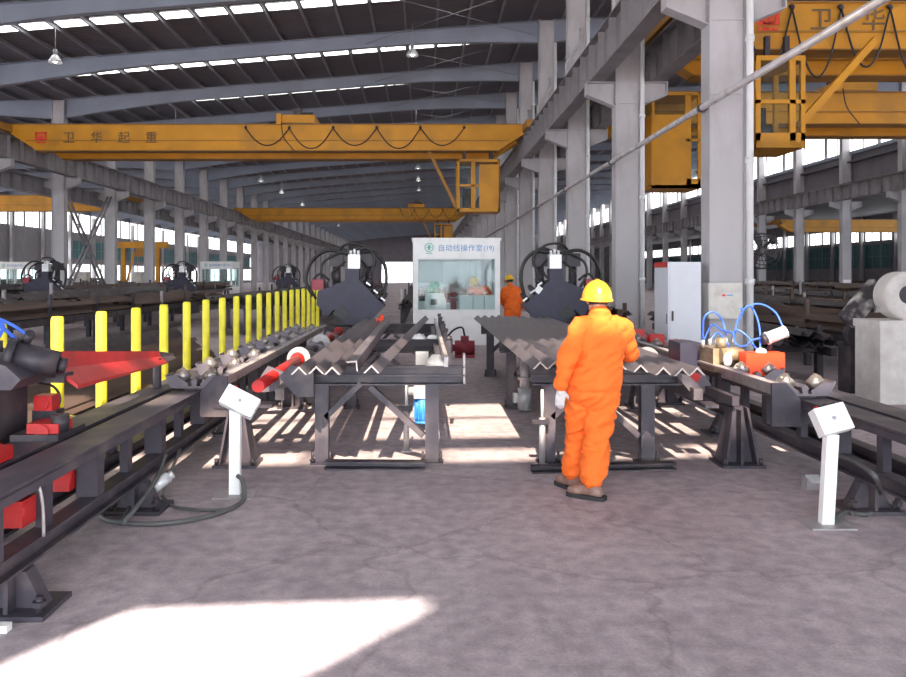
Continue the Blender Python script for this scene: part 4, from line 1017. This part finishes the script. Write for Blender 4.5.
# ================================================================== CONTROL PEDESTALS, CABLES, MOTORS
def pedestal(base, top, box_c, box_d, roll, lab, yaw=0):
    base, top = V(base), V(top); r = thing('control_pedestal', lab, 'control stand', base)
    m = MB(); m.box(base+V((0, 0, .006)), (.30, .24, .012), Matrix.Rotation(yaw, 3, 'Z')); m.build('base_plate', 'pale_steel', r)
    m = MB(); m.bar(base+V((0, 0, .01)), top, .082, .06, (0, 1, 0)); m.build('post', 'white_paint', r)
    R = Matrix.Rotation(roll, 3, 'Y') @ Matrix.Rotation(math.radians(-25), 3, 'X')
    m = MB(); m.box(box_c, box_d, R); bx_ = m.build('button_box', 'white_paint', r)
    for k, (u, mt) in enumerate(((-.3, 'red_paint'), (0, 'dark_steel'), (.3, 'dark_steel'))):
        c = V(box_c)+R @ V((u*box_d[0], .0, box_d[2]/2)); m = MB(); m.cyl(c, c+R @ V((0, 0, .02)), .016, n=10); m.build('button', mt, bx_)
    c = V(box_c)+R @ V((0, -box_d[1]/2, 0)); m = MB(); m.cyl(c, c+R @ V((0, -.012, 0)), .013, n=10); m.build('indicator', 'motor_grey', bx_)
    return r
b0 = at(235, 495, 6.06); b0.z = 0
pedestal(b0, (b0.x+.005, b0.y, .70), at(240, 402, 6.0), (.27, .11, .155), math.radians(27), 'white control pedestal with tilted box, between the bare table and the yellow-post conveyor')
b1 = at(826, 525, 5.34); b1.z = 0
pedestal(b1, at(831, 434, 5.32), at(831, 420, 5.3), (.205, .11, .18), math.radians(-14), 'leaning white control pedestal with tilted box, near the cabinet-side conveyor')
def cable(pts, rad, lab, mat='hose_grey'):
    m = MB(); m.tube(pts, rad, 8, 8); return tag(m.build('cable', mat, base=(pts[0][0], pts[0][1], 0)), lab, 'cable')
g = lambda x, y, z=.018: (lambda Y: ((x-PX)*Y/F, Y, z))((HC-z)*F/(y-PY))
c0 = V(b0)+V((.03, -.04, .16))
cable([c0, c0+V((.05, -.05, -.03)), g(243, 500), g(225, 511), g(190, 520), g(150, 524), g(110, 521), g(102, 513), g(130, 503), (-2.0, 5.25, .05), (-1.97, 5.75, .18), (-2.0, 6.1, .30)], .017, 'black cable looping on the floor from the white pedestal to the yellow-post conveyor')
cable([g(240, 503), g(222, 510), g(180, 508), g(165, 499), (-1.94, 5.9, .1), (-1.95, 6.3, .3)], .012, 'thin dark cable on the floor inside the larger cable loop')
c1 = V(b1)+V((.04, -.02, .05))
cable([c1, g(845, 512), g(868, 514), g(880, 500), at(876, 478, 5.2), at(858, 464, 5.5), at(838, 455, 5.85)], .017, 'dark cable arching from the leaning pedestal up to the cabinet-side conveyor')
# small foot switch on floor
p = V(g(812, 486)); r = thing('foot_switch', 'small silver foot switch box lying on the floor near the leaning pedestal', 'switch', (p.x, p.y, 0))
m = MB(); m.ext([(-.06, 0), (.06, 0), (.06, .05), (-.06, .09)], (p.x, p.y-.05, 0), (p.x, p.y+.05, 0), (0, 0, 1)); m.build('body', 'pale_steel', r)
m = MB(); m.box((p.x, p.y-.04, .085), (.10, .10, .012), Matrix.Rotation(.35, 3, 'X')); m.build('pedal', 'aluminium', r)
# socket on the left lower rail
p = at(160, 482, 5.9); m = MB(); m.cyl(p-V((.03, .06, .03)), p+V((.05, .03, .03)), .045, n=12); m.cyl(p+V((.05, .03, .03)), p+V((.08, .05, .05)), .03, n=10); tag(m.build('cable_socket', 'aluminium', base=(p.x, p.y, p.z-.05)), 'round silver cable socket on the side of the yellow-post conveyor', 'socket')
# motors below the tables
r = thing('gear_motor', 'blue gear motor hanging under the bare table', 'motor', (.0, 8.6, .1))
m = MB(); m.cyl((.0, 8.6, .10), (.0, 8.6, .36), .088, n=18)
for k in range(12):
    a = k*math.pi/6; m.box((.092*math.cos(a), 8.6+.092*math.sin(a), .23), (.014, .014, .2), Matrix.Rotation(a, 3, 'Z'))
m.build('motor_body', 'motor_blue', r)
m = MB(); m.cyl((0, 8.6, .085), (0, 8.6, .11), .095, n=18); m.build('fan_cover', 'motor_blue', r)
m = MB(); m.b2((-.10, 8.5, .36), (.08, 8.7, .50)); m.cyl((-.16, 8.6, .43), (.14, 8.6, .43), .045); m.b2((-.08, 8.55, .5), (.06, 8.65, .86)); m.build('gearbox', 'motor_grey', r)
m = MB(); m.b2((.07, 8.46, .2), (.16, 8.54, .3)); m.build('terminal_box', 'motor_blue', r)
r = thing('gear_motor', 'grey upright gear motor under the edge of the loaded table', 'motor', (1.26, 9.75, .03))
m = MB(); m.cyl((1.26, 9.75, .05), (1.26, 9.75, .30), .085, n=18); m.cyl((1.26, 9.75, .03), (1.26, 9.75, .06), .078, n=18)
m.build('motor_body', 'motor_grey', r)
m = MB(); m.cyl((1.26, 9.75, .30), (1.26, 9.75, .62), .06, n=16); m.cyl((1.26, 9.75, .4), (1.26, 9.75, .44), .085, n=16); m.b2((1.2, 9.69, .62), (1.32, 9.81, .71)); m.build('gearbox', 'pale_steel', r)
m = MB(); m.b2((1.12, 9.7, .12), (1.18, 9.8, .24)); m.build('terminal_box', 'motor_grey', r)
def jack(x, y, zt, lab):
    r = thing('lifting_jack', lab, 'jack', (x, y, 0))
    m = MB(); m.b2((x-.05, y-.05, 0), (x+.05, y+.05, .02)); m.cyl((x, y, .02), (x, y, zt-.25), .028, n=12); m.build('cylinder', 'pale_steel', r)
    m = MB(); m.cyl((x, y, zt-.25), (x, y, zt), .014, n=10); m.build('piston_rod', 'aluminium', r)
    m = MB(); m.b2((x-.09, y-.04, zt-.30), (x+.06, y+.04, zt-.26)); m.build('clamp', 'dark_steel', r)
jack(-.16, 7.55, .70, 'thin upright grey jack under the bare table beside the blue motor')
jack(1.06, 6.98, .68, 'thin upright pale jack at the front leg of the loaded table by the white glove')
# rags and gloves left on the bare table
def rag(c, sx, sy, lab, mat='cloth_white', h=.05):
    m = MB(); n = 9; vs = []
    for i in range(n):
        for j in range(n):
            u, v = i/(n-1)-.5, j/(n-1)-.5; rr = 1-.5*(abs(u)+abs(v))*rnd.uniform(.4, 1); e = max(abs(u), abs(v))
            vs.append(V((c[0]+u*sx*rr*1.5, c[1]+v*sy*rr*1.5, c[2]+.004+(h*(1-e*1.9)+h*.4*rnd.random() if e < .5 else 0))))
    m.add(vs, [(i*n+j, (i+1)*n+j, (i+1)*n+j+1, i*n+j+1) for i in range(n-1) for j in range(n-1)], True)
    o = m.build('rag', mat, base=c); sd = o.modifiers.new('t', 'SOLIDIFY'); sd.thickness = .006
    return tag(o, lab, 'cloth')
rag((.12, 7.1, .88), .16, .11, 'crumpled pale rag on the nearest beam of the bare table', h=.09)
rag((-.05, 10.05, .88), .16, .11, 'small white rag on the middle beam of the bare table', 'white_paint')
rag((.12, 10.06, .88), .13, .11, 'second white rag next to the stop rail on the middle beam', 'white_paint')
m = MB(); m.b2((-.78, 13.1, .88), (-.6, 13.3, .97)); m.cyl((-.69, 13.2, .97), (-.69, 13.2, 1.03), .03); tag(m.build('oil_can', 'orange_red', base=(-.69, 13.2, .88)), 'small orange can standing on the far beam of the bare table', 'can')
# ================================================================== MARKING PRESS (front of the yellow-post conveyor)
r = thing('marking_press', 'black marking press with red feet and blue air hoses on the yellow-post conveyor', 'machine', (-2.75, 5.0, 0))
m = MB(); m.b2((-3.15, 4.75, .0), (-2.70, 5.25, 1.0)); m.b2((-2.75, 4.8, .68), (-2.62, 5.2, 1.0)); m.build('press_body', 'dark_steel', r)
m = MB(); m.ext([(-3.15, 1.0), (-2.52, .995), (-2.46, 1.06), (-2.55, 1.14), (-2.75, 1.22), (-3.15, 1.2)], (0, 4.8, 0), (0, 5.2, 0)); m.build('press_head', 'frame_steel', r)
m = MB(); a, b = V((-2.60, 5.0, 1.18)), V((-2.36, 5.08, 1.12)); m.cyl(a, b, .10, .085, n=18); m.cyl(a-(b-a).normalized()*.05, a, .115, n=18); m.cyl(b, b+(b-a).normalized()*.05, .05, n=14); m.build('press_cylinder', 'dark_steel', r)
m = MB(); m.cyl((-2.66, 4.9, 1.22), (-2.66, 4.9, 1.29), .035, n=10); m.cyl((-2.56, 5.05, 1.26), (-2.50, 5.0, 1.33), .03, n=10); m.build('hose_fitting', 'dark_steel', r)
for k, pts in enumerate(([(-2.66, 4.9, 1.28), (-2.60, 4.85, 1.40), (-2.72, 4.8, 1.47), (-2.95, 4.8, 1.48), (-3.3, 4.9, 1.42)], [(-2.52, 5.02, 1.31), (-2.62, 4.95, 1.40), (-2.80, 4.9, 1.47), (-3.0, 4.95, 1.45), (-3.3, 5.0, 1.38)],
                         [(-2.60, 5.05, 1.27), (-2.7, 4.98, 1.38), (-2.9, 4.9, 1.42), (-3.2, 4.9, 1.38)], [(-2.66, 4.72, .78), (-2.60, 4.68, .90), (-2.70, 4.68, 1.02), (-2.9, 4.7, 1.05), (-3.2, 4.7, .95)])):
    m = MB(); m.tube(pts, .012, 6, 8); m.build('air_hose', 'blue_hose', r)
m = MB(); m.tube([(-2.6, 5.2, 1.0), (-2.5, 5.3, .95), (-2.46, 5.32, .85), (-2.52, 5.3, .72)], .01, 6, 6); m.build('signal_cable', 'black_rubber', r)
for (xa, ya, xb, yb, za, zb) in ((-2.50, 4.95, -2.30, 5.15, .665, .76), (-2.58, 5.2, -2.46, 5.32, .80, .90), (-2.52, 4.25, -2.32, 4.45, .665, .74)):
    m = MB(); m.b2((xa, ya, za), (xb, yb, zb)); m.cyl(((xa+xb)/2, ya-.02, (za+zb)/2), ((xa+xb)/2, yb+.02, (za+zb)/2), .045, n=12); m.build('red_clamp', 'red_paint', r)
m = MB(); m.b2((-2.58, 4.9, .66), (-2.28, 5.3, .70)); m.cyl((-2.32, 5.02, .70), (-2.32, 5.02, .81), .055, n=14); m.build('clamp_base', 'dark_steel', r)
m = MB(); m.b2((-2.6, 5.22, .66), (-2.44, 5.34, .80)); m.build('clamp_column', 'dark_steel', r)
# red trough reaching forward from the press
n0, n1 = V((-2.42, 5.2, 1.06)), V((-2.46, 7.75, .90))
r2 = thing('guide_trough', 'long red steel angle trough pointing away from the black marking press', 'steel trough', (-2.44, 5.2, 1.0))
def taper(prof, p0, s0, p1, s1):
    m = MB(); n = len(prof); m.add([V((p0.x+a*s0, p0.y, p0.z+b*s0)) for a, b in prof]+[V((p1.x+a*s1, p1.y, p1.z+b*s1)) for a, b in prof],
        [(i, (i+1) % n, n+(i+1) % n, n+i) for i in range(n)]+[list(reversed(range(n))), list(range(n, 2*n))]); return m
TP = [(-.035, .085), (-.02, .10), (.0, .015), (.10, -.065), (.10, -.085), (-.005, -.01)]
m = taper(TP, n0, 1.35, n0.lerp(n1, .84), .62); m.build('trough', 'red_paint', r2)
m = taper(TP, n0.lerp(n1, .84), .60, n1, .25); m.build('tip', 'dark_steel', r2)
m = MB(); p = n0.lerp(n1, .8); m.b2((p.x-.03, p.y-.03, .66), (p.x+.03, p.y+.03, p.z+.0)); m.build('support_strut', 'dark_steel', r2)
m = MB(); m.b2((-2.50, 5.16, .99), (-2.36, 5.3, 1.05)); m.build('mount', 'dark_steel', r2)
# lubricator on the near rail
p = at(20, 482, 4.1); m = MB(); m.cyl(p+V((-.06, 0, 0)), p+V((.06, 0, .0)), .03, n=12); m.cyl(p+V((-.10, 0, .02)), p+V((-.06, 0, .01)), .014, n=8); m.tube([p+V((.06, 0, 0)), p+V((.10, 0, -.03)), p+V((.11, .02, -.14)), p+V((.10, .05, -.3))], .009, 6, 6)
tag(m.build('air_valve', 'pale_steel', base=p), 'small bright air valve with tube on the near rail of the yellow-post conveyor', 'valve')
for k, (x, y, Y) in enumerate(((12, 500, 4.2), (60, 492, 4.9))):
    p = at(x, y, Y); m = MB(); m.b2((p.x-.08, Y-.05, .36), (p.x+.08, Y+.1, .50)); m.cyl((p.x-.09, Y, .44), (p.x+.09, Y, .44), .05, n=12)
    tag(m.build('red_actuator', 'red_paint', base=(p.x, Y, .36)), ['red actuator block between rails under the air valve', 'red actuator block between rails below the marking press'][k], 'actuator')
# white tag at the nearest foot
p = V(g(3, 628)); m = MB(); m.box((p.x, p.y, .02), (.06, .05, .035)); m.b2((p.x-.05, p.y-.02, 0), (p.x+.02, p.y+.02, .01)); tag(m.build('paper_tag', 'white_paint', base=(p.x, p.y, 0)), 'small white paper tag on the floor at the nearest conveyor foot', 'tag')
# ================================================================== CLAMP UNIT (cabinet-side conveyor)
r = thing('clamp_unit', 'oily clamp unit with blue air hoses and bright orange block on the cabinet-side conveyor', 'machine', (3.4, 8.0, .66))
o1 = at(763, 352, 7.6); o2 = at(785, 372, 7.6)
m = MB(); m.b2((o1.x-.16, 7.6, .72), (o2.x, 7.78, .945)); m.build('orange_block', 'orange_red', r)
m = MB(); m.b2((2.95, 7.82, .66), (3.65, 8.5, .72)); m.build('unit_base', 'dark_steel', r)
m = MB(); m.b2((2.92, 7.9, .72), (3.22, 8.3, .96)); m.cyl((2.98, 7.86, .9), (3.2, 7.86, .9), .07, n=14); m.cyl((3.02, 7.95, .96), (3.02, 7.95, 1.06), .05, n=12); m.build('clamp_body', 'brass', r)
m = MB(); m.cyl((3.22, 7.85, .82), (3.45, 7.85, .78), .08, n=14); m.b2((3.2, 7.9, .72), (3.42, 8.2, .88)); m.build('clamp_jaw', 'dark_steel', r)
m = MB(); m.b2((2.72, 8.3, .72), (2.95, 8.7, .98)); m.build('valve_manifold', 'navy', r)
m = MB(); p = V((3.02, 7.78, .86)); m.sph(p, (.045, .03, .07), 10, 8); m.build('lubricator', 'aluminium', r)
a, b = at(768, 338, 7.7), at(784, 332, 7.7); m = MB(); d = (b-a).normalized(); m.cyl(a, b, .058, n=18); m.cyl(a-d*.02, a, .064, n=18); m.cyl(b, b+d*.015, .064, n=18); cy = m.build('air_cylinder', 'aluminium', r)
m = MB(); m.bar((a+b)/2+V((-.02, .05, -.05)), (3.42, 7.8, .9), .03, .03); m.cyl(a-d*.06, a-d*.02, .05, n=14); m.build('cylinder_bracket', 'dark_steel', cy)
m = MB(); p = at(761, 351, 7.65); m.sph(p+V((0, 0, .0)), (.05, .05, .03), 10, 6); m.cyl(p-V((0, 0, .02)), p+V((0, 0, .0)), .05, n=12); m.build('white_cap', 'white_paint', r)
B = lambda x, y, Y: at(x, y, Y)
for pts in ([B(738, 322, 8), B(745, 308, 7.95), B(760, 304, 7.9), B(775, 312, 7.8), B(783, 327, 7.7)], [B(741, 312, 8), B(750, 306, 8), B(757, 318, 7.9), B(760, 333, 7.8), B(760, 350, 7.7)],
            [B(734, 338, 8), B(737, 330, 7.95), B(747, 336, 7.9), B(755, 347, 7.8), B(760, 352, 7.7)], [B(733, 333, 7.9), B(736, 344, 7.9), B(745, 346, 7.8), B(753, 340, 7.75), B(767, 337, 7.7)],
            [B(703, 340, 8.4), B(704, 318, 8.4), B(713, 312, 8.4), B(722, 320, 8.3), B(726, 335, 8.2)], [B(703, 342, 8.4), B(712, 325, 8.4), B(722, 330, 8.3), B(733, 333, 8)], [B(734, 335, 8), B(738, 320, 8), B(743, 312, 8), B(740, 308, 8)],
            [B(708, 342, 8.3), B(718, 333, 8.3), B(726, 342, 8.1), B(731, 350, 8)]):
    m = MB(); m.tube(pts, .0095, 6, 8); m.build('air_hose', 'blue_hose', r)
for k, (x, y) in enumerate(((703, 340), (710, 339), (717, 340), (726, 338), (733, 336))):
    p = at(x, y, 8.15); m = MB(); m.cyl(p-V((0, 0, .08)), p, .02, n=8); m.build('hose_fitting', 'pale_steel', r)
# red linkage behind the rollers
r = thing('red_linkage', 'red linkage bar lying along the cabinet-side conveyor before the clamp unit', 'linkage', (3.1, 9.5, .66))
m = MB(); m.b2((3.28, 8.9, .665), (3.36, 12.6, .76)); m.build('bar', 'red_paint', r)
for y in (9.3, 10.2, 11.2, 12.2): m = MB(); m.b2((3.22, y-.08, .665), (3.42, y+.08, .86)); m.cyl((3.2, y, .8), (3.44, y, .8), .04); m.build('bracket', 'red_paint', r)
# ================================================================== BEYOND THE LINE: STOCK, OTHER LINES, FAR EQUIPMENT
def bundle(x, y0, y1, z, nx, nz, lab, mat='rust_steel', a=.10, grp=None, ang=0):
    """a bundle of steel bars lying on timber bearers"""
    r = thing('steel_bundle', lab, 'steel bars', (x, y0, z), grp); r.rotation_euler.z = ang
    k = 0; key = (a, round(y1-y0, 2), mat)
    if ('b',)+key not in ANG:
        m = MB(); m.ext(L_prof(a, .012), (0, 0, 0), (0, y1-y0, 0)); ANG[('b',)+key] = m.mesh('bar', mat)
    bw = nx*a*1.05
    for yy in (.1, .5, .9):
        m = MB(); m.b2((-bw/2-.06, yy*(y1-y0)-.05, 0), (bw/2+.06, yy*(y1-y0)+.05, .08))
        o = bpy.data.objects.new('bearer', m.mesh('bearer', 'wood')); C.objects.link(o); o.parent = r
    for j in range(nz):
        for i in range(nx-j):
            link('bar', ANG[('b',)+key], r, (-bw/2+a*.5+(i+.5*j)*a*1.05+rnd.uniform(-.01, .01), rnd.uniform(-.15, .1), .08+j*a*.72))
    return r
bundle(-4.35, 7.6, 15.6, 0, 5, 2, 'low bundle of brown steel bars on the floor just behind the yellow posts')
bundle(-5.3, 8.6, 17.6, 0, 6, 3, 'wider bundle of rusty steel bars on the floor, second from the yellow posts', a=.11)
bundle(-6.5, 10.4, 20.4, 0, 5, 3, 'stack of dark steel bars on the floor, third from the yellow posts', 'dark_steel', .12)
def rack(x, y0, y1, wd, zt, lab, n, mat='bar_steel', h=.12, rail='dark_steel', cat='rack', layers=2):
    r = thing('bar_rack', lab, cat, (x, y0, 0))
    y = y0+.4; i = 0
    while y < y1:
        m = MB(); m.b2((x-wd/2, y-.06, 0), (x-wd/2+.1, y+.06, zt)); m.b2((x+wd/2-.1, y-.06, 0), (x+wd/2, y+.06, zt)); m.b2((x-wd/2, y-.06, zt-.12), (x+wd/2, y+.06, zt)); m.build('trestle', rail, r); y += 2.4
        for s in (-1, 1):
            if rnd.random() < .7: h_ = rnd.uniform(.25, .6); m = MB(); m.b2((x+s*(wd/2-.04)-.035, y-2.4-.035, zt), (x+s*(wd/2-.04)+.035, y-2.4+.035, zt+h_)); m.build('stake', rnd.choice(['dark_steel', 'rust_steel', 'frame_steel', 'pale_steel']), r)
    for s in (-1, 1):
        m = MB(); m.b2((x+s*wd/2-.05, y0, zt-.16), (x+s*wd/2+.05, y1, zt-.02)); m.build('side_rail', rail, r)
    m = MB()
    for l in range(layers):
        for i in range(n):
            xx = x-wd/2+wd*(i+.5)/n+rnd.uniform(-.05, .05); yy = y0-.4+rnd.random()*.5; zz = zt+l*h*.7+rnd.uniform(-.02, .05)
            while yy < y1:                               # several lengths end to end, some missing
                ln = rnd.choice((3, 5, 6, 8)); ye = min(yy+ln, y1+.4)
                if l == 0 or rnd.random() < .62: m.ext([(a+xx, b) for a, b in L_prof(h*rnd.choice((.8, 1, 1.2)), .014)], (0, yy, zz), (0, ye, zz))
                yy = ye+rnd.uniform(.1, .8)
    o = m.build('stacked_bars', mat, r); o['kind'] = 'stuff'
    return r
rack(-8.6, 14, 31, 1.3, .8, 'long dark rack of steel bars running beyond the floor bundles past the yellow posts', 9, 'rust_steel', layers=3)
rack(-10.6, 16, 32.8, 1.2, .95, 'second long dark rack of steel bars past the yellow posts', 8, 'dark_steel', layers=3)
rack(-12.9, 29, 50, 1.4, .9, 'long rack of steel bars behind a punching machine before the columns beyond the yellow posts', 8, 'rust_steel', layers=4)
rack(-15.2, 24, 50.5, 1.2, 1.0, 'rack of steel bars standing right at the columns beyond the yellow posts', 7, 'dark_steel', layers=3)
rack(-5.6, 22, 44, 1.2, .85, 'long rack of dark bars in line with the floor bundles beyond the first machine', 8, 'dark_steel', layers=3)
rack(-3.6, 27, 60, 1.3, .8, 'long rack of bars far behind the first punching machine', 8, 'rust_steel', layers=4)
rack(.0, 24, 50, 1.4, .8, 'rack of bars behind the control booth', 8, 'dark_steel', layers=2)
rack(-21, 34, 56, 1.6, .9, 'rack of bars in the next bay between columns and far windows', 8, 'dark_steel', layers=4)
rack(-33.5, 46, 80, 1.6, 1.0, 'rack of bars in the next bay close to the far tall windows', 8, 'rust_steel', layers=4)
# cabinet side
rack(6.1, 12.6, 19, 1.0, .55, 'low rack of dark bars beyond the first tall column, beside the white blower', 7, 'dark_steel', layers=3)
rack(7.9, 12, 24, 1.4, .7, 'rack of dark bars behind the low rack by the white blower', 9, 'rust_steel', layers=3)
rack(10.2, 15, 30, 1.5, .8, 'rack of dark steel between the rusty rack and the far columns', 9, 'dark_steel', layers=3)
rack(12.8, 20, 36, 1.2, .75, 'rack with orange timber edge in the bay beyond the tall columns', 7, 'wood', layers=2, rail='wood')
rack(15.8, 24, 44, 1.3, .9, 'long dark roller bed on short posts in the bay beyond the tall columns', 8, 'dark_steel', layers=2)
rack(19.5, 30, 60, 1.3, .9, 'rack of rusty bars next to the columns under the clerestory', 8, 'rust_steel', layers=4)
rack(23.2, 36, 66, 1.5, .9, 'rack of dark bars at the foot of the clerestory columns', 8, 'dark_steel', layers=4)
rack(31, 46, 80, 1.5, .9, 'distant rack of bars before the teal windows', 8, 'rust_steel', layers=4)
rack(3.75, 15.6, 22, .8, .75, 'rack of brown bars behind the punching machine with the white notice', 6, 'rust_steel', layers=3)
# more punching machines on the neighbouring lines
pm0 = [o for o in bpy.data.objects if o.name == 'punching_machine'][0]
for loc, lab in (((-10.6, 34.2, 0), 'distant dark punching machine with hoses amid the racks past the yellow posts'), ((-12.9, 26.6, 0), 'dark punching machine at the head of the third long rack past the yellow posts'), ((-7.4, 42.7, 0), 'dark punching machine behind the rack in line with the floor bundles'), ((11.6, 31.5, 0), 'dark punching machine between racks beyond the tall columns')):
    dup(pm0, loc, 0, lab)
b2 = booth((200-PX)*52/F, 52, 2.11, 2.6, 'small distant white booth before the columns beyond the yellow posts', '自动线操作室')
b3 = booth((-2-PX)*54/F, 54, 2.11, 2.6, 'distant white booth in the next bay against the far tall windows', '自动线操作室')
def far_cabinet(x, y, h, lab, wd=.9):
    r = thing('far_cabinet', lab, 'cabinet', (x, y, 0)); m = MB(); m.b2((x-wd/2, y, 0), (x+wd/2, y+.6, h)); m.build('body', 'cream', r)
    m = MB(); m.b2((x-wd/2+.04, y-.02, .1), (x+wd/2-.04, y, h-.06)); d = m.build('door', 'cream', r); m = MB(); m.b2((x+wd/2-.14, y-.04, h*.5), (x+wd/2-.1, y-.02, h*.58)); m.build('handle', 'dark_steel', d)
far_cabinet(-26.2, 60, 1.95, 'white cabinet in the next bay beside the crossed braces', 1.0)
far_cabinet(-21.9, 60, 1.95, 'smaller white cabinet in the next bay between the columns', .7)
# yellow gantry in the next bay
r = thing('gantry_frame', 'orange-yellow gantry frame in the next bay before the far windows', 'gantry', (-23, 64, 0))
for x in (-24.4, -21.6):
    m = MB(); m.ext(I_prof(.3, .3, .02, .03), (x, 64, 0), (x, 64, 3.9)); m.build('leg', 'crane_yellow', r)
    m = MB(); m.bar((x, 64, .1), (x+.9*(1 if x < -23 else -1), 64, 3.6), .14, .14); m.build('brace', 'crane_yellow', r)
m = MB(); m.b2((-25.2, 63.8, 3.9), (-20.8, 64.2, 4.4)); m.build('beam', 'crane_yellow', r)
m = MB(); m.b2((-23.3, 63.7, 3.2), (-22.6, 64.3, 3.9)); m.build('hoist', 'yellow_dark', r)
# ---- fan on a bracket at the first tall column
fc = at(762, 251, 12.9); r = thing('wall_fan', 'black caged industrial fan on a bracket arm at the first tall column', 'fan', (fc.x, fc.y, fc.z))
ax = V((-.25, -1, .1)).normalized(); m = MB()
for R_ in (.10, .17, .235, .29): m.torus(fc+ax*(.07 if R_ < .28 else .04), ax, R_, .006, 24, 5)
m.torus(fc-ax*.06, ax, .29, .008, 24, 5)
u_ = ax.orthogonal().normalized(); v_ = ax.cross(u_)
for k in range(20):
    a = 2*math.pi*k/20; d = u_*math.cos(a)+v_*math.sin(a)
    m.tube([fc+ax*.08+d*.04, fc+ax*.07+d*.17, fc+ax*.03+d*.29, fc-ax*.06+d*.29, fc-ax*.10+d*.1], .004, 4, 1)
m.build('cage', 'black_rubber', r)
for k in range(3):
    a = 2*math.pi*k/3; d = u_*math.cos(a)+v_*math.sin(a); e = ax.cross(d)
    m = MB(); p = [fc+d*.04+e*.03, fc+d*.25+e*.09+ax*.03, fc+d*.26-e*.06-ax*.03, fc+d*.04-e*.03]; m.add(p+[q-ax*.006 for q in p], [(0, 1, 2, 3), (7, 6, 5, 4), (0, 4, 5, 1), (1, 5, 6, 2), (2, 6, 7, 3), (3, 7, 4, 0)]); m.build('blade', 'dark_steel', r)
m = MB(); m.cyl(fc+ax*.05, fc-ax*.22, .07, n=14); m.build('fan_motor', 'dark_steel', r)
m = MB(); e = V((XB+.285, 12.5, fc.z-.05)); m.tube([fc-ax*.2, fc+V((.2, .18, .16)), fc+V((.1, .25, -.05)), e], .022, 6, 1); m.sph(fc+V((.25, .15, .18)), .07, 10, 6); m.build('bracket_arm', 'dark_steel', r)
# ---- white blower on its block
bl = thing('blower', 'dusty white snail-shaped blower standing on a pale concrete block', 'blower', (6.5, 10.5, 1.1))
cx, cz, cy = 6.38, 1.44, 10.45; m = MB()
pts = []; nn = 30; vs = []
for k in range(nn+1):
    a = math.radians(-90+k*12); R_ = .34-.07*k/nn
    for (rr, yy) in ((.12, -.13), (R_*.92, -.16), (R_, -.12), (R_, .12), (R_*.92, .16), (.12, .13)):
        vs.append(V((cx+rr*math.cos(math.pi-a), cy+yy, cz+rr*math.sin(math.pi-a))))
m.add(vs, [(k*6+j, k*6+(j+1) % 6, (k+1)*6+(j+1) % 6, (k+1)*6+j) for k in range(nn) for j in range(6)], True); m.build('volute', 'blower_white', bl)
m = MB(); m.cyl((cx, cy-.1, cz), (cx, cy+.1, cz), .12, n=16); m.build('hub', 'dark_steel', bl)
m = MB(); m.b2((6.3, 10.3, 1.1), (6.7, 10.6, 1.16)); m.build('mount', 'blower_white', bl)
m = MB(); m.b2((6.0, 10.3, .0), (7.0, 10.9, 1.08)); m.b2((5.98, 10.28, 1.0), (7.02, 10.92, 1.1)); tag(m.build('concrete_block', 'blower_white', base=(6.5, 10.6, 0)), 'pale dusty concrete block carrying the white blower', 'block')
r = thing('belt_guard', 'dark belt guard splashed with white dust leaning beside the concrete block', 'machine guard', (5.85, 10.9, 0))
g0, g1 = at(846, 322, 11.2), at(878, 285, 11.2)
m = MB(); m.bar(g0, g1, .26, .14, (0, 1, 0)); m.build('guard_casing', 'splashed', r)
m = MB(); c = at(863, 336, 11.3); m.cyl(c-V((0, .06, 0)), c+V((0, .1, 0)), .25, n=24); m.build('flywheel', 'dark_steel', r)
m = MB(); m.b2((c.x-.2, 11.25, 0), (c.x+.2, 11.6, c.z-.1)); m.build('guard_stand', 'dark_steel', r)
# paper notices on far columns
for (x, y, Y, lab) in ((806, 290, 54.34, 'white notice sheet fixed low on a column under the clerestory'), (845, 287, 48.34, 'white notice sheet on the neighbouring clerestory column')):
    p = at(x, y, Y); m = MB(); p.x = XC; m.b2((p.x-.24, Y-.02, p.z-.45), (p.x+.24, Y+.02, p.z+.45)); tag(m.build('notice', 'white_paint', base=(p.x, Y, p.z)), lab, 'notice')
# loose hose and scrap on the floor beside the blower
m = MB(); m.tube([(3.75, 8.6, .02), (4.4, 9.2, .03), (5.2, 9.3, .02), (5.6, 9.0, .02), (6.4, 9.2, .02)], .03, 8, 8); tag(m.build('floor_hose', 'hose_grey', base=(5, 9, 0)), 'dark hose lying on the floor before the concrete block', 'hose')
bpy.data.scenes.remove(TMP)
